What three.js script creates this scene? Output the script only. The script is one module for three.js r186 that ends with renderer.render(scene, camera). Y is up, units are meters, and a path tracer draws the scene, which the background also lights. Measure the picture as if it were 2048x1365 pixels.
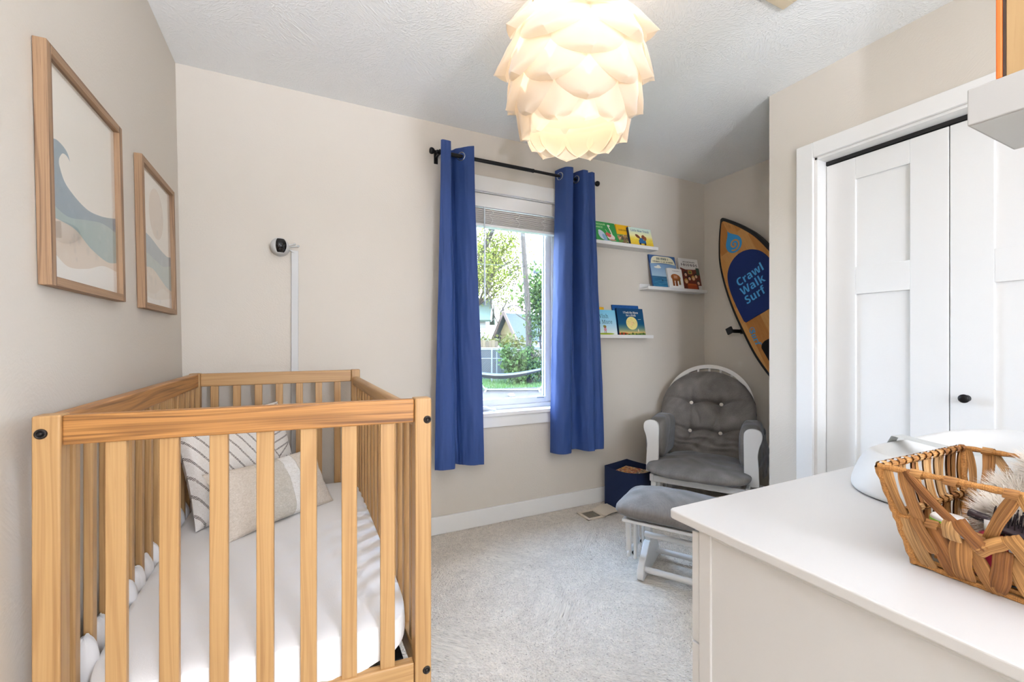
import * as THREE from 'three';
import { RoundedBoxGeometry } from 'three/addons/geometries/RoundedBoxGeometry.js';
import { mergeGeometries, mergeVertices, toCreasedNormals } from 'three/addons/utils/BufferGeometryUtils.js';
import { ImprovedNoise } from 'three/addons/math/ImprovedNoise.js';
import { RectAreaLightUniformsLib } from 'three/addons/lights/RectAreaLightUniformsLib.js';

// ------------------------------------------------------------------ camera, sky, sun, exposure
const scene = new THREE.Scene();
const renderer = new THREE.WebGLRenderer({ antialias: true });
renderer.toneMapping = THREE.LinearToneMapping;
renderer.toneMappingExposure = 1.05;
renderer.shadowMap.enabled = true;
RectAreaLightUniformsLib.init();

const camera = new THREE.PerspectiveCamera(76.55, 2048 / 1365, 0.02, 200);
camera.position.set(0, 1.14, 0);
camera.rotation.y = -26.22 * Math.PI / 180;
camera.setViewOffset(2048, 1365, 0, -2.5, 2048, 1365);      // the photo's horizon lies 2.5 px under its middle
camera.updateProjectionMatrix();

const SKY = 23, FILL_LAMP = 10.5, FILL_UPLIGHT = 12.5, PENDANT = 0.37, SUN = 6;  // includes strengths of the two added fill lamps behind the camera
const noise3 = new ImprovedNoise();
const fbm = (x, y, z, n = 4) => { let a = 0, k = 1, s = 0; for (let i = 0; i < n; i++) { a += k * noise3.noise(x, y, z); s += k; k *= 0.5; x *= 2.03; y *= 2.03; z *= 2.03; } return a / s; };
{ // spring sky: pale blue with broken bright cloud, the same all round
  const W = 512, H = 256, d = new Float32Array(W * H * 4);
  for (let j = 0; j < H; j++) for (let i = 0; i < W; i++) {
    const el = ((j + 0.5) / H - 0.5) * Math.PI, az = (i + 0.5) / W * 2 * Math.PI, up = Math.max(0, Math.sin(el));
    const c = Math.cos(el), n = fbm(c * Math.cos(az) * 2.2 + 7, Math.sin(el) * 3.5, c * Math.sin(az) * 2.2 + 3, 5);
    const cloud = THREE.MathUtils.smoothstep(n, -0.12, 0.3), k = Math.min(1, up * 1.6);
    const b = [0.76 - 0.32 * k, 0.90 - 0.20 * k, 1.08 + 0.04 * k], w = [0.95, 1.02, 1.10], o = (j * W + i) * 4;
    for (let q = 0; q < 3; q++) d[o + q] = b[q] + (w[q] - b[q]) * cloud * 0.7;
    d[o + 3] = 1;
  }
  const t = new THREE.DataTexture(d, W, H, THREE.RGBAFormat, THREE.FloatType);
  t.mapping = THREE.EquirectangularReflectionMapping; t.magFilter = THREE.LinearFilter; t.needsUpdate = true;
  scene.background = t; scene.backgroundIntensity = SKY;
}
const sun = new THREE.DirectionalLight(0xfff1dc, SUN);
sun.position.set(14, 20, 6); sun.target.position.set(7, 0, -14); sun.castShadow = true; sun.shadow.radius = 2;
Object.assign(sun.shadow.camera, { left: -25, right: 25, top: 25, bottom: -25, near: 1, far: 80 });
scene.add(sun, sun.target);

// ------------------------------------------------------------------ helpers
const rng = (s) => () => { s |= 0; s = s + 0x6D2B79F5 | 0; let t = Math.imul(s ^ s >>> 15, 1 | s); t = t + Math.imul(t ^ t >>> 7, 61 | t) ^ t; return ((t ^ t >>> 14) >>> 0) / 4294967296; };
const R = (d) => d * Math.PI / 180, V = (x, y, z) => new THREE.Vector3(x, y, z), lerp = THREE.MathUtils.lerp, sstep = THREE.MathUtils.smoothstep, clamp = THREE.MathUtils.clamp;
const taken = {};
const numbered = (n) => { const k = taken[n] = (taken[n] ?? -1) + 1; return k ? n + '_' + String(k).padStart(3, '0') : n; };
function tag(o, label, category, group, kind) { o.userData = { label, category }; if (group) o.userData.group = group; if (kind) o.userData.kind = kind; return o; }
function thing(name, label, category, pos = [0, 0, 0], turn = 0, group) { const o = new THREE.Group(); o.name = numbered(name); o.position.set(...pos); o.rotation.y = turn; scene.add(o); return tag(o, label, category, group); }
function obj(name, geo, mat, parent = scene) {
  const list = Array.isArray(geo) ? geo : [geo], g = list.length > 1 ? merge(list) : list[0];
  const m = new THREE.Mesh(g, mat); m.name = parent === scene ? numbered(name) : name; m.castShadow = m.receiveShadow = true; parent.add(m); return m;
}
function struct(name, geo, mat, parent = scene, label) { const m = obj(name, geo, mat, parent); if (parent === scene) { m.userData.kind = 'structure'; if (label) m.userData.label = label; } return m; }
function prep(g) { g = g.index ? g.toNonIndexed() : g; for (const k of Object.keys(g.attributes)) if (!['position', 'normal', 'uv'].includes(k)) g.deleteAttribute(k); if (!g.attributes.uv) g.setAttribute('uv', new THREE.BufferAttribute(new Float32Array(g.attributes.position.count * 2), 2)); return g; }
const merge = (l) => mergeGeometries(l.map(prep));
// uv in metres from each face's own plane; the first uv axis runs along `along` (the grain)
function uvBox(g, along = 'x', off = 0) {
  g = prep(g); const p = g.attributes.position, uv = new Float32Array(p.count * 2), a = V(), b = V(), c = V();
  for (let i = 0; i < p.count; i += 3) {
    a.fromBufferAttribute(p, i); b.fromBufferAttribute(p, i + 1).sub(a); c.fromBufferAttribute(p, i + 2).sub(a); b.cross(c);
    const n = [Math.abs(b.x), Math.abs(b.y), Math.abs(b.z)], k = n.indexOf(Math.max(...n));
    let ax = [[2, 1], [0, 2], [0, 1]][k]; const al = 'xyz'.indexOf(along); if (ax[1] === al) ax = [ax[1], ax[0]];
    for (let q = 0; q < 3; q++) { a.fromBufferAttribute(p, i + q); const e = [a.x, a.y, a.z]; uv[(i + q) * 2] = e[ax[0]] + off * 1.37; uv[(i + q) * 2 + 1] = e[ax[1]] + off * 0.61 + k * 0.31; }
  }
  g.setAttribute('uv', new THREE.BufferAttribute(uv, 2)); return g;
}
const rbox = (w, h, d, r = 0.004, at = [0, 0, 0], along, off = 0) => { const g = new RoundedBoxGeometry(w, h, d, 2, Math.min(r, w / 2.01, h / 2.01, d / 2.01)).translate(...at); return along ? uvBox(g, along, off) : g; };
const bx = (x0, x1, y0, y1, z0, z1) => uvBox(new THREE.BoxGeometry(x1 - x0, y1 - y0, z1 - z0).translate((x0 + x1) / 2, (y0 + y1) / 2, (z0 + z1) / 2));
const rb = (x0, x1, y0, y1, z0, z1, r = 0.003, along = 'x', off = 0) => rbox(x1 - x0, y1 - y0, z1 - z0, r, [(x0 + x1) / 2, (y0 + y1) / 2, (z0 + z1) / 2], along, off);
// a bar from a to b: h tall, w across, grain along it
function bar(a, b, w, h, r = 0.004, off = 0) {
  const d = b.clone().sub(a), L = d.length(), x = d.normalize(), up = Math.abs(x.y) > 0.95 ? V(0, 0, 1) : V(0, 1, 0), z = x.clone().cross(up).normalize(), y = z.clone().cross(x);
  const g = rbox(L, h, w, r, [0, 0, 0], 'x', off), m = new THREE.Matrix4().makeBasis(x, y, z).setPosition(a.clone().add(b).multiplyScalar(0.5)); return g.applyMatrix4(m);
}
const cyl = (r0, r1, h, n = 20, at = [0, 0, 0]) => new THREE.CylinderGeometry(r0, r1, h, n).translate(...at);
function rod(a, b, r, n = 12, r2 = r) { const d = b.clone().sub(a), g = new THREE.CylinderGeometry(r2, r, d.length(), n); g.applyQuaternion(new THREE.Quaternion().setFromUnitVectors(V(0, 1, 0), d.clone().normalize())); const m = a.clone().add(b).multiplyScalar(0.5); return g.translate(m.x, m.y, m.z); }
const tube = (pts, r, seg = 24, n = 8, closed = false) => new THREE.TubeGeometry(new THREE.CatmullRomCurve3(pts, closed), seg, r, n, closed);
const lathe = (pts, n = 32) => new THREE.LatheGeometry(pts.map(([x, y]) => new THREE.Vector2(x, y)), n);
function grid(nu, nv, f, closeU = false) { // surface from f(u, v), u and v from 0 to 1
  const p = [], uv = [], ix = [];
  for (let j = 0; j <= nv; j++) for (let i = 0; i <= nu; i++) { const q = f(i / nu, j / nv); p.push(q[0], q[1], q[2]); uv.push(q[3] ?? i / nu, q[4] ?? j / nv); }
  for (let j = 0; j < nv; j++) for (let i = 0; i < nu; i++) { const a = j * (nu + 1) + i, b = a + 1, c = a + nu + 1, d = c + 1; ix.push(a, b, d, a, d, c); }
  const g = new THREE.BufferGeometry(); g.setAttribute('position', new THREE.Float32BufferAttribute(p, 3)); g.setAttribute('uv', new THREE.Float32BufferAttribute(uv, 2)); g.setIndex(ix);
  g.computeVertexNormals();
  if (closeU) { const n = g.attributes.normal; for (let j = 0; j <= nv; j++) { const a = j * (nu + 1), b = a + nu, s = V().fromBufferAttribute(n, a).add(V().fromBufferAttribute(n, b)).normalize(); n.setXYZ(a, s.x, s.y, s.z); n.setXYZ(b, s.x, s.y, s.z); } }
  return g;
}
// smooth normals over welded positions
function weld(g) { g = g.clone(); const uv = g.attributes.uv; g.deleteAttribute('uv'); g.deleteAttribute('normal'); let w = mergeVertices(g, 1e-5); w.computeVertexNormals(); return w; }

// ------------------------------------------------------------------ textures
function dataTex(w, h, f, srgb = true, rep) {
  const d = new Uint8Array(w * h * 4);
  for (let y = 0; y < h; y++) for (let x = 0; x < w; x++) { const c = f(x / w, y / h, x, y), o = (y * w + x) * 4; if (c.length) { d[o] = clamp(c[0], 0, 255); d[o + 1] = clamp(c[1], 0, 255); d[o + 2] = clamp(c[2], 0, 255); } else d[o] = d[o + 1] = d[o + 2] = 0; d[o + 3] = 255; }
  const t = new THREE.DataTexture(d, w, h); t.wrapS = t.wrapT = THREE.RepeatWrapping; t.magFilter = THREE.LinearFilter; t.minFilter = THREE.LinearMipmapLinearFilter; t.generateMipmaps = true;
  if (srgb) t.colorSpace = THREE.SRGBColorSpace; if (rep) t.repeat.set(...rep); t.needsUpdate = true; return t;
}
const G1 = (v) => [v, v, v];
// tiling noise: x, y in 0..1, fx, fy whole periods
const tn = (x, y, fx, fy, s = 0) => { const a = x * 2 * Math.PI, b = y * 2 * Math.PI, k = 1 / (2 * Math.PI); return noise3.noise(Math.cos(a) * fx * k + s * 17.3, Math.sin(a) * fx * k + Math.cos(b) * fy * k + s * 5.1, Math.sin(b) * fy * k + s * 9.7); };
function draw(w, h, f, rep) { const c = document.createElement('canvas'); c.width = w; c.height = h; const x = c.getContext('2d'); f(x, w, h); const t = new THREE.CanvasTexture(c); t.colorSpace = THREE.SRGBColorSpace; t.anisotropy = 8; if (rep) { t.wrapS = t.wrapT = THREE.RepeatWrapping; t.repeat.set(...rep); } return t; }
function woodTex(w, h, base, dark, streak, seed, fine = 46, fig = 7) {
  return dataTex(w, h, (x, y) => {
    const warp = tn(x, y, 2, 3, seed) * 0.06, yy = y + warp + tn(x, y, 5, 6, seed + 2) * 0.012;
    const a = tn(x, yy, 2, fine, seed + 1), b = tn(x, yy, 4, fine * 2.4, seed + 3), c = Math.sin((yy * fig + tn(x, yy, 1, 3, seed + 4) * 1.6) * 2 * Math.PI), pore = tn(x, yy, 10, fine * 4, seed + 5);
    let k = 0.5 * sstep(a, 0.05, 0.75) + 0.28 * sstep(c, 0.25, 1) + 0.2 * b; k = clamp(k * streak, -0.2, 1); const q = sstep(pore, 0.42, 0.75) * 0.35 * streak;
    return [0, 1, 2].map((i) => lerp(base[i], dark[i], clamp(k + q, -0.2, 1.1)));
  });
}
const std = (o) => new THREE.MeshStandardMaterial(o), phy = (o) => new THREE.MeshPhysicalMaterial(o);
const scaleTex = (t, x, y = x) => { const c = t.clone(); c.repeat.set(x, y); c.needsUpdate = true; return c; };

const paintBump = dataTex(512, 512, (x, y) => G1(128 + 60 * tn(x, y, 60, 60, 1) + 50 * tn(x, y, 120, 120, 2)), false);
const ceilBump = dataTex(1024, 1024, (x, y) => { const n = tn(x, y, 62, 62, 3) + 0.5 * tn(x, y, 130, 130, 4); return G1(255 * sstep(n, -0.15, 0.55)); }, false);
const weave = dataTex(256, 256, (x, y, i, j) => G1(128 + 70 * Math.sin(x * 2 * Math.PI * 64) * Math.cos(y * 2 * Math.PI * 64) + 40 * tn(x, y, 40, 40, 5)), false);
const carpetN = (x, y) => 0.55 * tn(x, y, 210, 210, 6) + 0.5 * tn(x, y, 110, 110, 7) + 0.35 * tn(x, y, 34, 34, 8);
const carpetCol = dataTex(1024, 1024, (x, y) => { const n = carpetN(x, y), s = tn(x, y, 160, 160, 9) > 0.52 ? -46 : 0, m = 7 * tn(x, y, 6, 6, 10) + 6 * tn(x, y, 14, 14, 11); const k = 26 * n + s + m; return [219 + k, 209 + k, 195 + k * 0.95]; });
const carpetBump = dataTex(1024, 1024, (x, y) => G1(128 + 120 * carpetN(x, y)), false);
const pineTex = woodTex(1024, 512, [188, 147, 96], [142, 98, 54], 0.75, 21, 26, 4);
const railTex = woodTex(1024, 512, [178, 124, 66], [92, 56, 24], 1.15, 23, 24, 4);
const oakTex = woodTex(1024, 256, [158, 124, 92], [88, 62, 42], 1.15, 31, 34, 3);
const maple = woodTex(512, 256, [184, 150, 102], [160, 124, 78], 0.7, 37, 24, 4);
const suede = dataTex(512, 512, (x, y) => { const n = tn(x, y, 4, 5, 41) * 0.6 + tn(x, y, 11, 9, 42) * 0.4, f = tn(x, y, 90, 90, 43); const k = 34 * n + 8 * f; return [117 + k, 112 + k, 107 + k]; });
const M = {
  wall: std({ color: 0xd6cdc0, roughness: 0.72, bumpMap: scaleTex(paintBump, 2.2), bumpScale: 0.0006 }),
  ceiling: std({ color: 0xf5f5f3, roughness: 0.95, bumpMap: scaleTex(ceilBump, 1.9), bumpScale: 0.0009 }),
  trim: std({ color: 0xeceae6, roughness: 0.38 }),
  door: std({ color: 0xe9e8e5, roughness: 0.42, bumpMap: scaleTex(paintBump, 3), bumpScale: 0.0002 }),
  carpet: std({ map: carpetCol, roughness: 1, bumpMap: carpetBump, bumpScale: 0.012 }),
  pine: std({ map: scaleTex(pineTex, 1.1, 6.5), roughness: 0.42, bumpMap: scaleTex(pineTex, 1.1, 6.5), bumpScale: 0.0002 }),
  rail: std({ map: scaleTex(railTex, 1.3, 8.5), roughness: 0.4, bumpMap: scaleTex(railTex, 1.3, 8.5), bumpScale: 0.0003 }),
  oak: std({ map: scaleTex(oakTex, 1.5, 9), roughness: 0.55, bumpMap: scaleTex(oakTex, 1.5, 9), bumpScale: 0.0006 }),
  maple: std({ map: scaleTex(maple, 1, 4), roughness: 0.5 }),
  white: std({ color: 0xe8e6e2, roughness: 0.35 }), dresser: std({ color: 0xcfccc8, roughness: 0.33 }), plastic: std({ color: 0xd0cfcc, roughness: 0.58 }), vinyl: std({ color: 0xeef0f2, roughness: 0.35 }),
  black: std({ color: 0x121214, roughness: 0.38 }), blackMetal: std({ color: 0x1b1a1b, roughness: 0.4, metalness: 0.55 }), steel: std({ color: 0xb9bcc0, roughness: 0.28, metalness: 1 }), darkBolt: std({ color: 0x38332f, roughness: 0.4, metalness: 0.7 }),
  navyFelt: std({ color: 0x0e2145, roughness: 0.95, bumpMap: scaleTex(weave, 14), bumpScale: 0.0008 }),
  curtain: phy({ color: 0x284480, roughness: 0.62, sheen: 0.5, sheenColor: new THREE.Color(0x5f8fe0), sheenRoughness: 0.45, bumpMap: scaleTex(weave, 9), bumpScale: 0.0006, side: THREE.DoubleSide }),
  suede: phy({ map: scaleTex(suede, 2), roughness: 0.8, sheen: 1, sheenColor: new THREE.Color(0xd6e4f4), sheenRoughness: 0.5, bumpMap: scaleTex(weave, 12), bumpScale: 0.0004 }),
  sheet: std({ color: 0xf6f3f0, roughness: 0.85, bumpMap: scaleTex(weave, 9), bumpScale: 0.0006 }),
  glass: phy({ color: 0xffffff, roughness: 0.02, transmission: 1, thickness: 0, ior: 1.45 }),
};
// ------------------------------------------------------------------ the room
const H = 2.4425, BACK = -2.5;
struct('floor', uvBox(new THREE.BoxGeometry(4.6, 0.12, 6.2).translate(1.2, -0.06, 0.35), 'x'), M.carpet, scene, 'light grey beige cut pile carpet');
struct('ceiling', uvBox(new THREE.BoxGeometry(4.6, 0.16, 6.2).translate(1.2, H + 0.08, 0.35), 'x'), M.ceiling, scene, 'white ceiling with a fine stippled texture');
const WX0 = 0.95, WX1 = 1.605, WY0 = 0.70, WY1 = 2.083;           // window opening
struct('wall_back', [bx(-0.75, WX0, 0, H, -2.66, BACK), bx(WX1, 3.15, 0, H, -2.66, BACK), bx(WX0, WX1, 0, WY0 - 0.012, -2.66, BACK), bx(WX0, WX1, WY1, H, -2.66, BACK)], M.wall, scene, 'beige window wall');
{ // the left wall leans out a little towards the ceiling
  const g = bx(-0.65, 0, 0, H, -2.66, 3.35), p = g.attributes.position;
  for (let i = 0; i < p.count; i++) if (p.getX(i) > -0.1) p.setX(i, -0.4925 - 0.0184 * (p.getY(i) - 1.1));
  g.computeVertexNormals(); struct('wall_left', g, M.wall, scene, 'beige wall with the two wave prints');
}
struct('wall_right', bx(3.0, 3.15, 0, H, -2.66, 3.35), M.wall, scene, 'beige alcove wall behind the surfboard');
const CX = 2.235, DZ0 = -1.228, DZ1 = -0.312, DH = 2.03;           // closet face and its opening
struct('wall_closet', [bx(CX, CX + 0.11, 0, H, -1.453, DZ0), bx(CX, CX + 0.11, DH, H, DZ0, DZ1), bx(CX, CX + 0.11, 0, H, DZ1, -0.1), bx(CX + 0.11, 3.02, 0, H, -1.453, -1.36), bx(CX + 0.11, 3.02, 0, H, -0.19, -0.1)], M.wall, scene, 'beige closet wall around the white folding doors');
struct('wall_front', bx(1.04, 1.30, 0, H, -0.1, 0.02), M.wall, scene, 'unseen beige wall pier behind the dresser, narrow so hallway light passes beside it');  // unseen pier, kept narrow so hallway light reaches the closet doors
struct('wall_hall', [bx(-0.65, 0.45, 0, H, 3.2, 3.35), bx(1.4, 3.15, 0, H, 3.2, 3.35), bx(0.45, 1.4, 2.1, H, 3.2, 3.35)], M.wall, scene, 'beige hallway wall behind the doorway');
struct('baseboard_back', rb(-0.49, 3.0, 0, 0.105, BACK, BACK + 0.015, 0.004), M.trim, scene, 'white baseboard under the window');
struct('baseboard_right', rb(2.985, 3.0, 0, 0.105, BACK, -1.453, 0.004), M.trim, scene, 'white baseboard in the alcove');
struct('baseboard_closet', [rb(CX - 0.015, CX, 0, 0.105, -1.453, -1.306, 0.004), rb(CX, 3.0, 0, 0.105, -1.468, -1.453, 0.004)], M.trim, scene, 'white baseboard on the closet wall');
// hatch in the ceiling
{ const t = new THREE.Group(); t.name = 'trim_1'; t.userData = { kind: 'structure', label: 'pale wooden trim of the attic hatch in the ceiling' }; scene.add(t);
  obj('hatch_frame', [rb(1.08, 1.686, H - 0.012, H, -1.042, -1.0, 0.002), rb(1.08, 1.686, H - 0.012, H, -0.47, -0.428, 0.002), rb(1.08, 1.122, H - 0.012, H, -1.0, -0.47, 0.002), rb(1.644, 1.686, H - 0.012, H, -1.0, -0.47, 0.002)], std({ color: 0xd9c8ab, roughness: 0.6 }), t);
  obj('hatch_panel', rb(1.122, 1.644, H - 0.004, H, -1.0, -0.47, 0.001), std({ color: 0xcdbfa6, roughness: 0.8 }), t); }

// ---- the window
{ const w = new THREE.Group(); w.name = 'window_1'; w.userData = { kind: 'structure', label: 'white casement window looking onto the garden' }; scene.add(w);
  const Z = BACK;
  obj('casing', rb(WX0 - 0.08, WX1 + 0.08, WY1 - 0.004, 2.172, Z, Z + 0.02, 0.003), M.trim, w);
  obj('casing', rb(WX0 - 0.08, WX0, 0.70, WY1 - 0.004, Z, Z + 0.018, 0.003), M.trim, w);
  obj('casing', rb(WX1, WX1 + 0.08, 0.70, WY1 - 0.004, Z, Z + 0.018, 0.003), M.trim, w);
  obj('window_sill', rb(WX0 - 0.1, WX1 + 0.1, 0.676, 0.70, Z - 0.1, Z + 0.036, 0.004), M.trim, w);
  obj('apron', rb(WX0 - 0.08, WX1 + 0.08, 0.606, 0.676, Z, Z + 0.018, 0.003), M.trim, w);
  const jam = [rb(WX0, WX0 + 0.008, 0.70, WY1, Z - 0.16, Z, 0.001), rb(WX1 - 0.008, WX1, 0.70, WY1, Z - 0.16, Z, 0.001), rb(WX0, WX1, WY1 - 0.008, WY1, Z - 0.16, Z, 0.001)];
  obj('jamb', jam, M.trim, w);
  const f = (a, b, c, d, z0, z1, k) => [rb(a, a + k, c, d, z0, z1, 0.003), rb(b - k, b, c, d, z0, z1, 0.003), rb(a + k, b - k, c, c + k, z0, z1, 0.003), rb(a + k, b - k, d - k, d, z0, z1, 0.003)];
  obj('window_frame', f(WX0 + 0.008, WX1 - 0.008, 0.70, WY1 - 0.008, Z - 0.14, Z - 0.07, 0.026), M.vinyl, w);
  const sash = obj('sash', f(WX0 + 0.034, WX1 - 0.034, 0.726, WY1 - 0.034, Z - 0.13, Z - 0.082, 0.042), M.vinyl, w);
  obj('gasket', f(WX0 + 0.074, WX1 - 0.074, 0.766, WY1 - 0.074, Z - 0.118, Z - 0.1, 0.005), std({ color: 0x6b7073, roughness: 0.7 }), sash);
  obj('pane', bx(WX0 + 0.076, WX1 - 0.076, 0.768, WY1 - 0.076, Z - 0.11, Z - 0.109), M.glass, w);
  // folded crank at the left foot of the frame
  const cr = obj('crank_handle', [rb(1.0, 1.085, 0.712, 0.732, Z - 0.07, Z - 0.035, 0.008), bar(V(1.02, 0.736, Z - 0.045), V(1.115, 0.708, Z - 0.028), 0.014, 0.01, 0.004), new THREE.SphereGeometry(0.011, 12, 8).translate(1.12, 0.708, Z - 0.026)], M.vinyl, w);
  obj('sticker', rb(1.462, 1.518, 0.757, 0.765, Z - 0.0822, Z - 0.0815, 0.0003), std({ color: 0x8a9aa8, roughness: 0.6 }), w);
}
// ---- the drawn up blind
{ const b = thing('window_blind', 'white slatted blind drawn up at the top of the window', 'blind', [0, 0, 0]);
  obj('valance', rb(WX0 + 0.01, WX1 - 0.01, 1.99, 2.072, BACK - 0.02, BACK - 0.004, 0.003), M.trim, b);
  obj('valance_lip', rb(WX0 + 0.01, WX1 - 0.01, 1.987, 1.994, BACK - 0.02, BACK + 0.001, 0.002), M.trim, b);
  const slatMat = [std({ color: 0xe8e2da, roughness: 0.5 }), std({ color: 0xe2dbd2, roughness: 0.5 })], sg = rb(WX0 + 0.012, WX1 - 0.012, -0.0016, 0.0016, -0.024, 0.024, 0.001);
  for (let i = 0; i < 15; i++) { const s = obj('slat', sg, slatMat[i % 2], b); s.position.set(0.0016 * Math.sin(i * 2.3), 1.894 + i * 0.0064, BACK - 0.045 + 0.0016 * Math.sin(i * 1.7)); s.rotation.x = 0.06 * Math.sin(i * 3.1); }
  obj('bottom_rail', rb(WX0 + 0.012, WX1 - 0.012, 1.872, 1.889, BACK - 0.07, BACK - 0.02, 0.003), M.trim, b);
  for (const x of [1.09, 1.28, 1.47]) obj('lift_cord', tube([V(x - 0.012, 1.985, BACK - 0.018), V(x + 0.016, 1.96, BACK - 0.014), V(x - 0.014, 1.94, BACK - 0.013), V(x + 0.012, 1.915, BACK - 0.014), V(x, 1.89, BACK - 0.018)], 0.0016, 24, 5), std({ color: 0xf2efe8, roughness: 0.9 }), b);
  obj('wand', [rod(V(1.041, 1.39, BACK + 0.004), V(1.038, 1.985, BACK + 0.002), 0.0042, 10)], std({ color: 0xd8dce0, roughness: 0.25 }), b);
  obj('wand_tip', rod(V(1.041, 1.372, BACK + 0.004), V(1.041, 1.394, BACK + 0.004), 0.0056, 10), std({ color: 0x8f9499, roughness: 0.4 }), b);
}
// ---- closet doors
{ const c = new THREE.Group(); c.name = 'trim_2'; c.userData = { kind: 'structure', label: 'white casing around the closet doors' }; scene.add(c);
  obj('casing', rb(CX - 0.018, CX, 0, 2.102, DZ0 - 0.077, DZ0, 0.003, 'y'), M.trim, c); obj('casing', rb(CX - 0.018, CX, 0, 2.102, DZ1, DZ1 + 0.077, 0.003, 'y'), M.trim, c);
  obj('casing', rb(CX - 0.018, CX, DH, 2.102, DZ0, DZ1, 0.003, 'z'), M.trim, c);
  obj('jamb', [rb(CX, CX + 0.11, 0, DH, DZ0, DZ0 + 0.012, 0.001), rb(CX, CX + 0.11, 0, DH, DZ1 - 0.012, DZ1, 0.001), rb(CX, CX + 0.11, DH - 0.012, DH, DZ0, DZ1, 0.001)], M.trim, c);
  obj('gap_strip', rb(CX + 0.07, CX + 0.10, DH - 0.03, DH - 0.012, DZ0 + 0.012, DZ1 - 0.012, 0.001), M.black, c);  // black strip filling the gap above the door leaves
  const X0 = CX + 0.072, X1 = CX + 0.107, z0 = DZ0 + 0.014, lw = (DZ1 - DZ0 - 0.028 - 0.003) / 2;
  for (let k = 0; k < 2; k++) {
    const d = new THREE.Group(); d.name = 'door_' + (k + 1); d.userData = { kind: 'structure', label: k ? 'right leaf of the white folding closet door with a dark knob' : 'left leaf of the white folding closet door' }; scene.add(d);
    const a = z0 + k * (lw + 0.003), b = a + lw, T = DH - 0.034, st = 0.122;
    obj('stile', rb(X0, X1, 0.012, T, a, a + st, 0.002, 'y'), M.door, d); obj('stile', rb(X0, X1, 0.012, T, b - st, b, 0.002, 'y'), M.door, d);
    for (const [p, q] of [[0.012, 0.24], [1.362, 1.487], [1.895, T]]) obj('rail', rb(X0, X1, p, q, a + st, b - st, 0.002, 'z'), M.door, d);
    for (const [p, q] of [[0.24, 1.362], [1.487, 1.895]]) obj('panel', rb(X0 + 0.012, X1 - 0.012, p - 0.004, q + 0.004, a + st - 0.004, b - st + 0.004, 0.001, 'y'), M.door, d);
    if (k) obj('door_knob', lathe([[0, 0], [0.013, 0], [0.013, 0.002], [0.006, 0.005], [0.006, 0.014], [0.012, 0.019], [0.0165, 0.024], [0.0165, 0.029], [0.012, 0.0335], [0.005, 0.0345], [0, 0.0345]], 28).rotateZ(Math.PI / 2).translate(X0, 0.924, a + 0.048), M.blackMetal, d);
  }
  struct('wall_closet_inside', bx(2.95, 3.0, 0, H, -1.36, -0.1), M.wall, scene, 'back of the closet');
}
{ // added glazed door behind the camera, letting in daylight as fill
  const d = new THREE.Group(); d.name = 'door_3'; d.userData = { kind: 'structure', label: 'added white glazed door behind the camera letting in fill daylight' }; scene.add(d);
  for (const [a, b] of [[0.45, 0.54], [1.31, 1.4]]) obj('stile', rb(a, b, 0.02, 2.1, 3.24, 3.29, 0.003, 'y'), M.door, d);
  for (const [y0, y1] of [[0.0, 1.28], [2.0, 2.1]]) obj('rail', rb(0.54, 1.31, y0, y1, 3.24, 3.29, 0.003), M.door, d);
  obj('pane', bx(0.54, 1.31, 1.28, 2.0, 3.262, 3.266), M.glass, d);
}
// ---- added fill lamp behind the camera, lighting the room through the doorway
{ const l = thing('added_fill_lamp', 'added fill lamp with a frosted globe, out of view behind the camera', 'lamp', [0.75, 0, 1.9]), y = 1.36;
  obj('base', lathe([[0, 0], [0.13, 0], [0.13, 0.015], [0.02, 0.03], [0, 0.03]], 28), M.blackMetal, l);
  obj('pole', rod(V(0, 0.02, 0), V(0, y - 0.14, 0), 0.011), M.blackMetal, l);
  obj('fill_globe', new THREE.SphereGeometry(0.15, 32, 20).translate(0, y, 0), std({ color: 0xffffff, roughness: 0.6, emissive: 0xfff8f0, emissiveIntensity: 2 }), l);
  const p = new THREE.PointLight(0xe8efff, FILL_LAMP); p.position.set(0, y, 0); p.shadow.radius = 7; p.castShadow = true; l.add(p);
}
{ // added uplight behind the camera: its bowl throws fill light on the ceiling
  const l = thing('added_fill_uplight', 'added fill uplight with an upturned bowl, out of view behind the camera', 'lamp', [-0.28, 0, 0.55]), y = 1.70;
  obj('base', lathe([[0, 0], [0.12, 0], [0.12, 0.015], [0.02, 0.03], [0, 0.03]], 28), M.blackMetal, l);
  obj('pole', rod(V(0, 0.02, 0), V(0, y - 0.09, 0), 0.011), M.blackMetal, l);
  obj('bowl', lathe([[0.0, y - 0.10], [0.06, y - 0.095], [0.12, y - 0.06], [0.16, y], [0.157, y], [0.117, y - 0.054], [0.058, y - 0.088], [0, y - 0.093]], 40), M.white, l);
  obj('light_bulb', new THREE.SphereGeometry(0.03, 20, 14).translate(0, y - 0.035, 0), std({ color: 0xffffff, emissive: 0xfff6ea, emissiveIntensity: 4 }), l);
  const p = new THREE.PointLight(0xeaf0ff, FILL_UPLIGHT); p.position.set(0, y - 0.035, 0); p.shadow.radius = 1.4; p.castShadow = true; l.add(p);
}
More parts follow.
